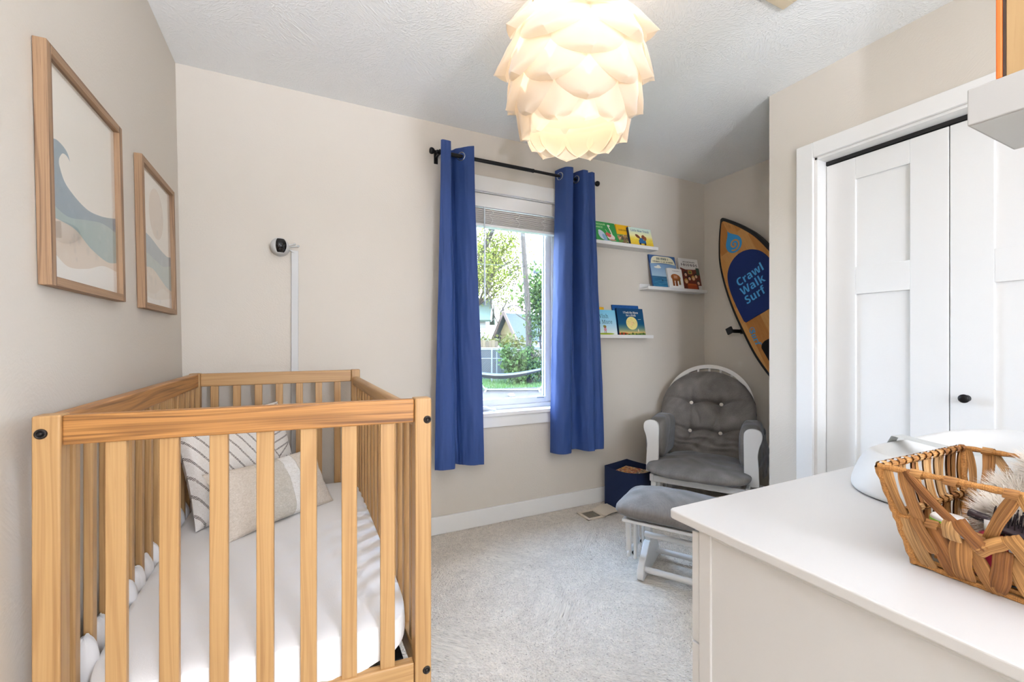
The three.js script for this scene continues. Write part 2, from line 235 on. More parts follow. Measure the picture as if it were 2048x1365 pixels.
// ---- pendant: cone of overlapping leaves
{ const CXl = 0.904, CZl = -1.316, l = thing('pendant_lamp', 'white pine cone ceiling lamp of overlapping rounded leaves', 'lamp', [CXl, 0, CZl]);
  const prof = [[2.43, 0.15], [2.36, 0.165], [2.30, 0.195], [2.24, 0.228], [2.17, 0.242], [2.09, 0.238], [2.01, 0.222], [1.94, 0.195], [1.885, 0.168], [1.85, 0.146], [1.83, 0.13]];
  const rad = (y) => { for (let i = 0; i < prof.length - 1; i++) if (y <= prof[i][0] && y >= prof[i + 1][0]) { const k = (prof[i][0] - y) / (prof[i][0] - prof[i + 1][0]); return lerp(prof[i][1], prof[i + 1][1], k); } return y > 2.43 ? 0.15 : 0.12; };
  const leafMat = phy({ color: 0xeae0d0, roughness: 1, transmission: 0.58, thickness: 0, side: THREE.DoubleSide });
  // rows from the top: height of root, length, half angle, flare at the tip
  const rows = [[2.42, 0.13, 0.56, 0.04, 6], [2.345, 0.16, 0.56, 0.05, 6], [2.275, 0.17, 0.58, 0.05, 6], [2.205, 0.17, 0.56, 0.042, 6], [2.145, 0.165, 0.55, 0.034, 6], [2.085, 0.165, 0.55, 0.026, 6], [2.025, 0.15, 0.54, 0.022, 6], [2.0, 0.13, 0.60, 0.004, 6]];
  rows.forEach(([y0, len, ha, flare, n], k) => {
    for (let i = 0; i < n; i++) {
      const th = (i + (k % 2) * 0.5) / n * 2 * Math.PI + 0.12;
      const g = grid(14, 16, (u, v) => {
        const s = u * 2 - 1, w = v < 0.42 ? lerp(0.8, 1, Math.sin(v / 0.42 * Math.PI / 2)) : Math.pow(Math.max(0, 1 - Math.pow((v - 0.42) / 0.58, 2.1)), 0.6);
        const a = th + s * w * ha, y = y0 - v * len * (1 - 0.10 * s * s * (1 - v)), r = rad(y) * (k === 7 && v > 0.5 ? 1 : 1) - 0.012 + 0.022 * v + flare * Math.pow(v, 2.4) * (1 - 0.55 * s * s) - 0.016 * s * s * v;
        return [Math.sin(a) * r, y, Math.cos(a) * r];
      });
      obj('leaf', g, leafMat, l);
    }
  });
  obj('top_collar', lathe([[0.145, H - 0.075], [0.152, H - 0.04], [0.15, H - 0.001]], 40), leafMat, l);
  obj('frame_ring', [new THREE.TorusGeometry(0.14, 0.003, 6, 40).rotateX(Math.PI / 2).translate(0, 2.37, 0), new THREE.TorusGeometry(0.205, 0.003, 6, 40).rotateX(Math.PI / 2).translate(0, 2.12, 0)], M.white, l);
  obj('socket', cyl(0.02, 0.02, 0.2, 16, [0, H - 0.1, 0]), M.white, l);
  obj('light_bulb', new THREE.SphereGeometry(0.035, 20, 14).translate(0, 2.2, 0), std({ color: 0xffffff, emissive: 0xffe2b8, emissiveIntensity: 6 }), l);
  const p = new THREE.PointLight(0xffeedd, PENDANT); p.position.set(0, 2.2, 0); p.shadow.radius = 1.6; p.castShadow = true; l.add(p);
}
// ------------------------------------------------------------------ crib
const FL = V(-0.452, 0, -1.128), FR = V(0.300, 0, -1.068), BR = V(0.282, 0, -2.384), BL = V(-0.438, 0, -2.393);
{
  const c = thing('crib', 'honey coloured wooden crib with slatted sides in the corner', 'crib', [0, 0, 0]);
  const P = 0.041, post = (q, sx, sz, off) => { const g = rb(0, P, 0, 1.0, 0, P, 0.004, 'y', off); return g.translate(q.x - (sx > 0 ? P : 0), 0, q.z - (sz > 0 ? P : 0)); };
  obj('post', post(FL, -1, 1, 1), M.pine, c); obj('post', post(FR, 1, 1, 2.3), M.pine, c); obj('post', post(BR, 1, -1, 3.1), M.pine, c); obj('post', post(BL, -1, -1, 4.7), M.pine, c);
  const along = (a, b, k) => a.clone().lerp(b, k), at = (p, y) => V(p.x, y, p.z), h = P / 2;
  // end panels: rail, foot rail and seven flat slats each
  const ends = [[V(FL.x + P, 0, FL.z - h), V(FR.x - P, 0, FR.z - h), 0.104, 0.0882, 0.0345, 0.7544, M.rail], [V(BL.x + P, 0, BL.z + h), V(BR.x - P, 0, BR.z + h), 0.077, 0.0868, 0.031, 0.722, M.pine]];
  ends.forEach(([a, b, first, pitch, w, L, m], e) => {
    obj('top_rail', bar(at(a, 0.969), at(b, 0.969), 0.026, 0.058, 0.004, 5 + e * 2.2), m, c);
    obj('bottom_rail', bar(at(a, 0.312), at(b, 0.312), 0.026, 0.056, 0.004, 8 + e * 3.1), M.pine, c);
    const d = b.clone().sub(a).normalize();
    for (let i = 0; i < 7; i++) { const s = first + i * pitch + w / 2 - P, q = a.clone().addScaledVector(d, s), g = rb(-w / 2, w / 2, 0.335, 0.944, -0.007, 0.007, 0.0025, 'y', i * 1.7 + e * 5); g.rotateY(Math.atan2(-d.z, d.x)).translate(q.x, 0, q.z); obj('slat', g, M.pine, c); }
  });
  // long sides: fourteen narrow slats each
  const sides = [[V(FL.x + h, 0, FL.z - P), V(BL.x + h, 0, BL.z + P), 0.968, 0.06, 0.066], [V(FR.x - h, 0, FR.z - P), V(BR.x - h, 0, BR.z + P), 0.942, 0.048, 0.066]];
  sides.forEach(([a, b, y, hh, first], e) => {
    obj('side_rail', e ? bar(at(a, y), at(b, y), 0.034, hh, 0.015, 3.3) : bar(at(a, y), at(b, y), 0.03, hh, 0.005, 9.1), e ? M.pine : M.rail, c);
    obj('side_foot_rail', bar(at(a, 0.312), at(b, 0.312), 0.028, 0.056, 0.004, 6 + e), M.pine, c);
    const L = a.distanceTo(b), n = 14;
    for (let i = 0; i < n; i++) { const q = along(a, b, (first + i * 0.0825) / L); const g = rb(-0.0085, 0.0085, 0.335, y - 0.02, -0.0135, 0.0135, 0.004, 'y', i * 0.9 + e * 4).translate(q.x, 0, q.z); obj('side_slat', g, M.pine, c); }
  });
  const bolt = () => lathe([[0, 0.004], [0.003, 0.004], [0.0035, 0.0005], [0.0052, 0.0005], [0.006, 0.0042], [0.0085, 0.0036], [0.0098, 0.0008], [0.0098, -0.002]].reverse(), 22).rotateX(Math.PI / 2);
  for (const [x, y, z] of [[FL.x + 0.0135, 0.966, FL.z], [FR.x - 0.011, 0.946, FR.z], [FR.x - 0.013, 0.318, FR.z], [FL.x + 0.0135, 0.318, FL.z]]) obj('bolt', bolt().translate(x, y, z), M.darkBolt, c);
  obj('mattress_support', [rb(-0.40, 0.25, 0.285, 0.30, -2.33, -1.16, 0.004)], M.black, c);
}
// mattress with black vinyl sides, its cover, and the gathers of the cover along the slats
const MT = 0.445, MX0 = -0.406, MX1 = 0.262, MZ0 = -2.345, MZ1 = -1.126;
// the crib's front end stands a little askew and the soft mattress follows it
const askew = (g) => { const p = g.attributes.position; for (let i = 0; i < p.count; i++) p.setZ(i, p.getZ(i) + 0.078 * p.getX(i) * clamp((p.getZ(i) + 0.61) / 1.22, 0, 1)); g.computeVertexNormals(); return g; };
{
  const m = thing('crib_mattress', 'black vinyl crib mattress showing under the white cover at the crib corner', 'mattress', [(MX0 + MX1) / 2, 0.30, (MZ0 + MZ1) / 2]);
  const slab = (x, y0, y1, z, r, n = 10) => { const sh = new THREE.Shape(), a = x - r, b = z - r; sh.absarc(a, b, r, 0, Math.PI / 2); sh.absarc(-a, b, r, Math.PI / 2, Math.PI); sh.absarc(-a, -b, r, Math.PI, 1.5 * Math.PI); sh.absarc(a, -b, r, 1.5 * Math.PI, 2 * Math.PI); return new THREE.ExtrudeGeometry(sh, { depth: y1 - y0 - 0.02, bevelEnabled: true, bevelSize: 0.01, bevelThickness: 0.01, bevelSegments: 4, curveSegments: n }).rotateX(-Math.PI / 2).translate(0, y0 + 0.01, 0); };
  const vinyl = std({ color: 0x0c0c0e, roughness: 0.25 });
  obj('mattress_body', askew(slab(0.300, 0.005, 0.122, 0.572, 0.10)), vinyl, m);
  obj('piping', [askew(tube(Array.from({ length: 48 }, (_, i) => { const t = i / 48 * 2 * Math.PI, c = Math.cos(t), s = Math.sin(t); const k = 0.25; return V(Math.sign(c) * Math.pow(Math.abs(c), k) * 0.306, 0.012, Math.sign(s) * Math.pow(Math.abs(s), k) * 0.580); }), 0.006, 160, 8, true))], vinyl, m);
  // fitted cover: drawn tight on top, its hem curving up at the near right corner
  const s = obj('fitted_sheet', (() => {
    const A = 0.334, B = 0.609, r = rng(8);
    return askew(grid(220, 34, (u, v) => {
      const t = u * 2 * Math.PI, c = Math.cos(t), q = Math.sin(t), qq = Math.pow(Math.pow(Math.abs(c), 11) + Math.pow(Math.abs(q), 11), 1 / 11), px = c / qq, pz = q / qq;
      const side = Math.max(0, (v - 0.62) / 0.38), top = Math.min(1, v / 0.62), nearRight = sstep(px, 0.55, 1) * sstep(pz, 0.55, 1);
      const hem = 0.022 + 0.045 * nearRight + 0.012 * sstep(pz, 0.7, 1) * sstep(px, -0.2, 0.9), edge = Math.pow(top, 7);
      const wr = 0.0022 * Math.sin(t * 34 + 3 * Math.sin(t * 5)) * side;
      let y = 0.1475 - 0.014 * edge, R0 = top;
      if (side > 0) { y = lerp(0.1335, hem, side); R0 = 1 + 0.012 * Math.sin(side * 2.2) + wr * 3; }
      else y += 0.0012 * noise3.noise(px * top * 9, pz * top * 3, 4) * (1 - edge) + 0.002 * noise3.noise(px * top * 2, pz * top * 2, 9);
      return [px * A * R0, y, pz * B * R0, px * A * R0, pz * B * R0 + (side > 0 ? side * 0.1 : 0)];
    }, true));
  })(), M.sheet); s.position.copy(m.position); tag(s, 'white fitted crib sheet stretched over the mattress', 'sheet');
  // the sheet's gathered edge pushing out between the left slats
  const gather = []; const rr = rng(12);
  for (let i = 0; i < 13; i++) { const z = -1.2765 - 0.0825 * i; gather.push(grid(22, 14, (u, v) => { const a = u * 2 * Math.PI, b = v * Math.PI, k = 1 + 0.10 * Math.sin(a * 3 + i) * Math.sin(b) + 0.05 * Math.sin(a * 7 + i * 2); return [-0.4265 - 0.004 * (z + 1.2) * -1 + 0.027 * Math.sin(b) * Math.cos(a) * k, 0.435 + 0.052 * Math.cos(b) * k, z + 0.0265 * Math.pow(Math.sin(b), 0.5) * Math.sin(a) * k]; }, true)); }
  const ge = obj('gathered_edge', gather.map((g) => g.translate(-s.position.x, -s.position.y, -s.position.z)), M.sheet, s);
}
// ---- two pillows in the far left corner of the crib
const pillowGeo = (w, h, t, o = {}) => { // front and back skins joined along a seam; local z is the front
  const N = o.n ?? 44, half = (sg) => grid(N, N, (u, v) => {
    const a = u * 2 - 1, b = v * 2 - 1, e = o.e ?? 0.42, pinch = 1 - (o.pinch ?? 0.07) * (1 - Math.abs(a) ** 2) * b * b, pinch2 = 1 - (o.pinch ?? 0.07) * (1 - b * b) * a * a;
    const x = a * w / 2 * pinch2, y = b * h / 2 * pinch, f = Math.pow(Math.max(0, (1 - a ** 2)), e) * Math.pow(Math.max(0, (1 - b ** 2)), e);
    const wr = (o.wr ?? 0.004) * (noise3.noise(a * 3 + (o.s ?? 0), b * 3, sg * 2) + 0.5 * noise3.noise(a * 7, b * 7 + (o.s ?? 0), sg)) * Math.min(1, f * 2);
    return [sg > 0 ? x : x, y, sg * (t / 2 * f + wr), (sg > 0 ? u : u) * w, v * h];
  });
  const f = half(1), b = half(-1), ix = b.index.array; for (let i = 0; i < ix.length; i += 3) { const q = ix[i]; ix[i] = ix[i + 1]; ix[i + 1] = q; } b.computeVertexNormals();
  return [f, b];
};
{
  const turn = Math.atan2(0.66, 0.75);
  // back pillow: white woven with dark dashes in slanted fields
  const dash = draw(1024, 1024, (x, w, h) => {
    x.fillStyle = '#efe9e1'; x.fillRect(0, 0, w, h);
    const r = rng(5); for (let i = 0; i < 9000; i++) { x.fillStyle = r() > 0.5 ? 'rgba(255,252,248,0.5)' : 'rgba(214,204,192,0.35)'; x.fillRect(r() * w, r() * h, 3, 7); }
    const line = (x0, y0, x1, y1) => { const L = Math.hypot(x1 - x0, y1 - y0), n = Math.floor(L / 11); for (let i = 0; i < n; i++) { const k = i / n, px = lerp(x0, x1, k), py = lerp(y0, y1, k); x.save(); x.translate(px + (r() - 0.5) * 2, py + (r() - 0.5) * 2); x.rotate(Math.atan2(y1 - y0, x1 - x0)); x.fillStyle = ['#6d625b', '#7d7169', '#5c534e'][Math.floor(r() * 3)]; x.fillRect(-3.6, -8, 6.6, 15); x.restore(); } };
    const clipPoly = (p, f) => { x.save(); x.beginPath(); p.forEach(([a, b], i) => i ? x.lineTo(a, b) : x.moveTo(a, b)); x.closePath(); x.clip(); f(); x.restore(); };
    clipPoly([[0, 0], [430, 0], [760, 620], [560, 1024], [0, 1024]], () => { for (let i = -8; i < 14; i++) line(i * 92 - 160, -60, i * 92 + 560, 1240); });
    clipPoly([[450, 0], [1024, 0], [1024, 420], [775, 610]], () => { for (let i = -2; i < 16; i++) line(300, 330 + i * 74 - 260, 1120, -60 + i * 74 - 100); });
    line(440, 0, 765, 610); line(765, 610, 560, 1024); line(765, 610, 1024, 440);
    clipPoly([[780, 630], [1024, 450], [1024, 1024], [590, 1024]], () => { for (let i = 0; i < 9; i++) line(590 + i * 70, 660 - i * 10, 1040 + i * 70, 1180); });
  });
  const fl = phy({ map: scaleTex(dash, 1 / 0.47, 1 / 0.44), roughness: 0.95, bumpMap: scaleTex(weave, 7), bumpScale: 0.0012 });
  const p1 = thing('square_pillow', 'square white pillow with rows of dark woven dashes leaning in the crib corner', 'pillow', [-0.215, MT + 0.208, -2.135], turn);
  const [f1, b1] = pillowGeo(0.47, 0.44, 0.16, { s: 3 }); for (const g of [f1, b1]) g.rotateX(-0.38);
  obj('pillow_cover', [f1, b1], fl, p1);
  // front pillow: linen lumbar with a grey band and a white stripe
  const band = draw(1024, 512, (x, w, h) => {
    x.fillStyle = '#dccfbf'; x.fillRect(0, 0, w, h); x.fillStyle = '#cfc8bb'; x.fillRect(w * 0.35, 0, w * 0.345, h); x.fillStyle = '#efece7'; x.fillRect(w * 0.575, 0, w * 0.115, h);
    const r = rng(9); for (let i = 0; i < 16000; i++) { const l = r(); x.fillStyle = l > 0.5 ? 'rgba(255,250,240,0.16)' : 'rgba(150,132,110,0.13)'; const hz = r() > 0.5; x.fillRect(r() * w, r() * h, hz ? 16 : 2, hz ? 2 : 12); }
    x.fillStyle = 'rgba(120,108,95,0.4)'; for (const k of [0.35, 0.575, 0.69]) x.fillRect(w * k, 0, 2, h);
  });
  const p2 = thing('lumbar_pillow', 'oblong linen pillow with a grey band and a white stripe', 'pillow', [-0.085, MT + 0.112, -1.95], turn - 0.06);
  const [f2, b2] = pillowGeo(0.47, 0.26, 0.115, { s: 11, wr: 0.006, pinch: 0.1 }); for (const g of [f2, b2]) g.rotateX(-0.5);
  obj('pillow_cover', [f2, b2], phy({ map: scaleTex(band, 1 / 0.47, 1 / 0.26), roughness: 0.95, bumpMap: scaleTex(weave, 6), bumpScale: 0.0015 }), p2);
}
// ------------------------------------------------------------------ framed prints on the leaning left wall
function framed(name, label, z0, z1, y0, y1, art) {
  const w = z1 - z0, h = y1 - y0, ym = (y0 + y1) / 2, xw = -0.4925 - 0.0184 * (ym - 1.1);
  const t = thing(name, label, 'picture', [xw, ym, (z0 + z1) / 2], 0, undefined); t.rotation.order = 'YXZ'; t.rotation.set(0, Math.PI / 2, 0); const lean = new THREE.Quaternion().setFromAxisAngle(V(0, 0, 1), Math.atan(0.0184)); t.quaternion.premultiply(lean);
  const k = 0.021, d = 0.024; // bar width, depth; local z points into the room, local x runs towards the window wall's opposite
  for (const [a, b, c, e, al] of [[-w / 2, -w / 2 + k, -h / 2, h / 2, 'y'], [w / 2 - k, w / 2, -h / 2, h / 2, 'y'], [-w / 2 + k, w / 2 - k, -h / 2, -h / 2 + k, 'x'], [-w / 2 + k, w / 2 - k, h / 2 - k, h / 2, 'x']]) obj('frame_bar', rb(a, b, c, e, 0.001, d, 0.0015, al, a * 7 + c * 3), M.oak, t);
  obj('backing', rb(-w / 2 + 0.004, w / 2 - 0.004, -h / 2 + 0.004, h / 2 - 0.004, 0.0005, 0.008, 0.001), std({ color: 0x8a7a66, roughness: 0.9 }), t);
  const pg = new THREE.PlaneGeometry(w - 2 * k + 0.004, h - 2 * k + 0.004).translate(0, 0, 0.0095);
  obj('print', pg, std({ map: art, roughness: 0.75 }), t);
  obj('pane', rb(-w / 2 + k - 0.002, w / 2 - k + 0.002, -h / 2 + k - 0.002, h / 2 - k + 0.002, 0.0125, 0.0135, 0.0004), M.glass, t);
}
const wash = (x, w, h, path, col, seed, spots) => { x.save(); x.beginPath(); path(); x.closePath(); x.clip(); x.fillStyle = col; x.fillRect(0, 0, w, h); const r = rng(seed); for (let i = 0; i < spots; i++) { const px = r() * w, py = r() * h, q = 10 + r() * 46; const g = x.createRadialGradient(px, py, 0, px, py, q); const a = r() > 0.5 ? '255,250,242' : '70,92,108'; g.addColorStop(0, `rgba(${a},0.10)`); g.addColorStop(1, `rgba(${a},0)`); x.fillStyle = g; x.fillRect(px - q, py - q, 2 * q, 2 * q); } x.restore(); };
framed('framed_print', 'large framed print of a curling blue wave above sand coloured waves', -1.698, -1.26, 1.262, 1.786, draw(1024, 1228, (x, w, h) => {
  x.fillStyle = '#ece6da'; x.fillRect(0, 0, w, h);
  const X = (k) => k * w, Y = (k) => k * h;
  const curve = (p) => { for (let i = 0; i < p.length - 1; i++) { const a = p[Math.max(0, i - 1)], b = p[i], c = p[i + 1], d = p[Math.min(p.length - 1, i + 2)]; x.bezierCurveTo(X(b[0] + (c[0] - a[0]) / 6), Y(b[1] + (c[1] - a[1]) / 6), X(c[0] - (d[0] - b[0]) / 6), Y(c[1] - (d[1] - b[1]) / 6), X(c[0]), Y(c[1])); } };
  const below = (p) => () => { x.moveTo(X(p[0][0]), Y(p[0][1])); curve(p); x.lineTo(w, h); x.lineTo(0, h); };
  const top = [[0.16, 0.425], [0.165, 0.465], [0.25, 0.534], [0.5, 0.585], [0.75, 0.573], [1, 0.533]];
  wash(x, w, h, () => { x.moveTo(0, h); x.lineTo(0, Y(0.42)); curve([[0, 0.42], [0.05, 0.375], [0.126, 0.348], [0.21, 0.352], [0.265, 0.37], [0.292, 0.402]]); curve([[0.292, 0.402], [0.25, 0.385], [0.20, 0.39], [0.16, 0.425]]); curve(top); x.lineTo(w, h); }, '#7390a0', 4, 170);
  wash(x, w, h, below([[0, 0.61], [0.06, 0.652], [0.25, 0.68], [0.5, 0.645], [0.75, 0.612], [1, 0.62]]), '#93aeac', 3, 120);
  wash(x, w, h, below([[0, 0.735], [0.07, 0.722], [0.16, 0.718], [0.35, 0.727], [0.56, 0.787], [0.82, 0.822], [1, 0.805]]), '#dccbb8', 5, 170);
  wash(x, w, h, below([[0, 0.855], [0.1, 0.888], [0.25, 0.925], [0.5, 0.902], [0.75, 0.855], [1, 0.86]]), '#eeeae2', 6, 20);
}));
framed('framed_print', 'framed print of a pale round sun over blue and sand waves nearer the corner', -2.315, -1.885, 1.258, 1.786, draw(1024, 1228, (x, w, h) => {
  x.fillStyle = '#ece5d9'; x.fillRect(0, 0, w, h); const X = (k) => k * w, Y = (k) => k * h;
  wash(x, w, h, () => { x.ellipse(X(0.5), Y(0.275), X(0.235), X(0.235), 0, 0, 7); }, '#ddcbb8', 7, 90);
  const curve = (p) => { for (let i = 0; i < p.length - 1; i++) { const a = p[Math.max(0, i - 1)], b = p[i], c = p[i + 1], d = p[Math.min(p.length - 1, i + 2)]; x.bezierCurveTo(X(b[0] + (c[0] - a[0]) / 6), Y(b[1] + (c[1] - a[1]) / 6), X(c[0] - (d[0] - b[0]) / 6), Y(c[1] - (d[1] - b[1]) / 6), X(c[0]), Y(c[1])); } };
  const below = (p) => () => { x.moveTo(X(p[0][0]), Y(p[0][1])); curve(p); x.lineTo(w, h); x.lineTo(0, h); };
  wash(x, w, h, below([[0, 0.49], [0.1, 0.478], [0.3, 0.49], [0.6, 0.535], [0.85, 0.557], [1, 0.543]]), '#86a0ad', 8, 170);
  wash(x, w, h, below([[0, 0.645], [0.2, 0.625], [0.45, 0.645], [0.7, 0.66], [1, 0.62]]), '#9db5b3', 9, 120);
  wash(x, w, h, below([[0, 0.765], [0.14, 0.728], [0.35, 0.722], [0.6, 0.775], [0.8, 0.82], [1, 0.84]]), '#dccdba', 10, 150);
  wash(x, w, h, below([[0, 0.885], [0.2, 0.91], [0.4, 0.905], [0.65, 0.845], [0.85, 0.86], [1, 0.87]]), '#e2d8c8', 11, 60);
  wash(x, w, h, below([[0, 0.925], [0.3, 0.95], [0.6, 0.94], [1, 0.90]]), '#ede8df', 12, 20);
}));
// ------------------------------------------------------------------ baby monitor and its cable cover
{
  const m = thing('baby_monitor', 'round white baby monitor camera with a black face on the wall', 'camera', [-0.086, 1.62, BACK]);
  obj('mount', lathe([[0, 0], [0.043, 0], [0.044, 0.006], [0.04, 0.02], [0.03, 0.03], [0, 0.03]], 36).rotateX(Math.PI / 2), M.plastic, m);
  obj('housing', new THREE.SphereGeometry(0.042, 36, 24).translate(0, 0, 0.05), M.plastic, m);
  const face = new THREE.SphereGeometry(0.0426, 24, 24, Math.PI / 2 - 0.60, 1.2, Math.PI / 2 - 0.92, 1.84).rotateY(0.2).rotateX(0.0).translate(0, 0, 0.05);
  obj('dark_face', face, std({ color: 0x0b0b0c, roughness: 0.12 }), m);
  obj('lens', lathe([[0, 0.003], [0.008, 0.003], [0.009, 0]].reverse(), 20).rotateX(Math.PI / 2).translate(0, 0, 0.0415).rotateY(0.2).rotateX(0.18).translate(0, 0, 0.05), std({ color: 0x050506, roughness: 0.05 }), m);
  const cb = obj('power_cable', tube([V(-0.048, 1.618, BACK + 0.02), V(-0.034, 1.606, BACK + 0.016), V(-0.02, 1.60, BACK + 0.012), V(-0.012, 1.59, BACK + 0.009)], 0.0035, 20, 8), M.plastic); tag(cb, 'short white power cable between the monitor camera and its cable cover', 'cable');
  const hk = obj('cable_clip', [tube([V(-0.05, 1.633, BACK + 0.012), V(-0.035, 1.64, BACK + 0.014), V(-0.022, 1.646, BACK + 0.008)], 0.003, 12, 8), new THREE.SphereGeometry(0.006, 12, 8).translate(-0.02, 1.646, BACK + 0.006), tube([V(-0.04, 1.628, BACK + 0.012), V(-0.02, 1.632, BACK + 0.013), V(-0.006, 1.636, BACK + 0.007)], 0.003, 12, 8), new THREE.SphereGeometry(0.006, 12, 8).translate(-0.004, 1.637, BACK + 0.006)], M.plastic); tag(hk, 'small white forked wall clip beside the monitor camera', 'clip');
  const cc = obj('cable_cover', rb(-0.036, -0.003, 0.11, 1.612, BACK, BACK + 0.015, 0.003, 'y'), M.plastic); tag(cc, 'long white vertical cable cover running down the wall behind the crib', 'cable cover');
}
// ------------------------------------------------------------------ curtain rod and curtains
const RZ = BACK + 0.08, RY = 2.236;
{
  const r = thing('curtain_rod', 'black telescoping curtain rod with round end knobs above the window', 'curtain rod', [0, RY, RZ]);
  obj('thick_tube', rod(V(0.715, 0, 0), V(1.343, 0, 0), 0.0115, 18), M.blackMetal, r);
  obj('thin_tube', [rod(V(1.343, 0, 0), V(1.84, 0, 0), 0.009, 18), rod(V(1.338, 0, 0), V(1.346, 0, 0), 0.0125, 18)], M.blackMetal, r);
  const fin = () => lathe([[0, 0], [0.011, 0], [0.011, 0.008], [0.007, 0.012], [0.007, 0.02], [0.016, 0.028], [0.0185, 0.036], [0.0175, 0.045], [0.012, 0.05], [0, 0.051]], 24);
  obj('finial', fin().rotateZ(Math.PI / 2).translate(0.718, 0, 0), M.blackMetal, r); obj('finial', fin().rotateZ(-Math.PI / 2).translate(1.812, 0, 0), M.blackMetal, r);
  for (const x of [0.727, 1.806]) obj('bracket', [bar(V(x, -0.004, -0.08), V(x, -0.004, 0), 0.012, 0.012, 0.002), rb(x - 0.012, x + 0.012, -0.04, 0.03, -0.08, -0.074, 0.003), new THREE.TorusGeometry(0.0145, 0.003, 8, 20).rotateY(Math.PI / 2).translate(x, 0, 0)], M.blackMetal, r);
}
// a hanging cloth: plan points at the top and at the hem, cloth follows them in waves with small creases
function drape(name, label, top, hem, yTop, yHem, seed, rings) {
  const t = thing(name, label, 'curtain', [0, 0, 0], 0, 'blue curtains on the window rod');
  const ct = new THREE.CatmullRomCurve3(top.map(([x, z]) => V(x, 0, RZ + z)), false, 'catmullrom', 0.4), ch = new THREE.CatmullRomCurve3(hem.map(([x, z]) => V(x, 0, RZ + z)), false, 'catmullrom', 0.4);
  const width = 1.05, T = 0.0016, half = (s) => grid(170, 90, (u, v) => {
    const k = sstep(v, 0, 1) * 0.75 + v * 0.25, a = ct.getPoint(u), b = ch.getPoint(u), p = a.lerp(b, k), tan = ct.getTangent(u).lerp(ch.getTangent(u), k), n = V(-tan.z, 0, tan.x).normalize();
    const cr = 0.004 * noise3.noise(u * 9 + seed, v * 5, 1) + 0.0028 * noise3.noise(u * 22, v * 11 + seed, 3) * (0.3 + v) + 0.0035 * Math.sin(v * 40 + 6 * noise3.noise(u * 6, v * 3, seed)) * Math.pow(v, 5) * noise3.noise(u * 14, seed, 5);
    const y = lerp(yTop, yHem, v) + 0.004 * noise3.noise(u * 7, seed, 2);
    return [p.x + n.x * (cr + s * T), y, p.z + n.z * (cr + s * T), u * width, v * (yTop - yHem)];
  });
  const f = half(1), b = half(-1), ix = b.index.array; for (let i = 0; i < ix.length; i += 3) { const q = ix[i]; ix[i] = ix[i + 1]; ix[i + 1] = q; } b.computeVertexNormals();
  obj('cloth', [f, b], M.curtain, t);
  const hemBand = (y0, y1, d) => grid(170, 1, (u, v) => { const a = ct.getPoint(u), b = ch.getPoint(u), k0 = (yTop - lerp(y0, y1, v)) / (yTop - yHem), k = sstep(k0, 0, 1) * 0.75 + k0 * 0.25, p = a.lerp(b, k), tan = ct.getTangent(u).lerp(ch.getTangent(u), k), n = V(-tan.z, 0, tan.x).normalize(); return [p.x - n.x * d, lerp(y0, y1, v), p.z - n.z * d]; });
  for (const u of rings) { const p = ct.getPoint(u), tan = ct.getTangent(u), n = V(-tan.z, 0, tan.x).normalize(); const g = new THREE.TorusGeometry(0.0235, 0.0042, 10, 28); g.scale(1, 1, 0.8); g.applyQuaternion(new THREE.Quaternion().setFromUnitVectors(V(0, 0, 1), n)); g.translate(p.x, RY, RZ); obj('grommet', g, M.steel, t); }
  return t;
}
const wave = (x0, x1, pts) => pts.map(([k, z]) => [lerp(x0, x1, k), z]);
drape('curtain', 'left navy blue grommet curtain hanging in deep folds beside the crib',
  wave(0.722, 0.918, [[0, 0.042], [0.10, 0.055], [0.27, 0.052], [0.33, 0.0], [0.36, -0.05], [0.48, -0.056], [0.57, -0.03], [0.76, 0.015], [1, 0.055]]),
  wave(0.69, 0.985, [[0, 0.03], [0.13, 0.056], [0.36, 0.052], [0.43, 0.005], [0.47, -0.036], [0.54, -0.034], [0.62, 0.005], [0.80, 0.038], [1, 0.045]]), 2.288, 0.415, 3, [0.375, 0.835]);
drape('curtain', 'right royal blue grommet curtain catching daylight beside the book ledges',
  wave(1.535, 1.79, [[0, -0.045], [0.04, 0.0], [0.11, 0.045], [0.29, 0.056], [0.36, 0.02], [0.41, -0.05], [0.50, -0.052], [0.56, 0.02], [0.62, 0.056], [0.75, 0.058], [0.80, 0.036], [0.86, 0.034], [0.92, 0.05], [1, 0.046]]),
  wave(1.488, 1.868, [[0, -0.03], [0.04, 0.02], [0.14, 0.055], [0.27, 0.052], [0.36, 0.01], [0.44, -0.035], [0.52, -0.03], [0.58, 0.02], [0.66, 0.055], [0.75, 0.065], [0.80, 0.042], [0.86, 0.036], [0.92, 0.05], [1, 0.046]]), 2.285, 0.412, 8, [0.077, 0.346, 0.52]);
// ------------------------------------------------------------------ picture ledges and their books
const LZ = BACK;
const ledge = (x0, yLip, label, L = 0.62) => {
  const t = thing('picture_ledge', label, 'shelf', [x0, yLip, LZ], 0);
  obj('shelf_board', rb(0, L, -0.024, -0.012, 0, 0.09, 0.0012), M.white, t); obj('back_board', rb(0, L, -0.012, 0.026, 0, 0.012, 0.0015), M.white, t); obj('front_lip', rb(0, L, -0.024, 0.0, 0.09, 0.1, 0.0015), M.white, t); return t;
};
ledge(1.803, 1.846, 'topmost white picture ledge holding the green dinosaur book', 0.59); ledge(2.296, 1.555, 'white picture ledge nearest the room corner holding three books'); ledge(1.803, 1.193, 'lowest white picture ledge holding the moon books', 0.544);
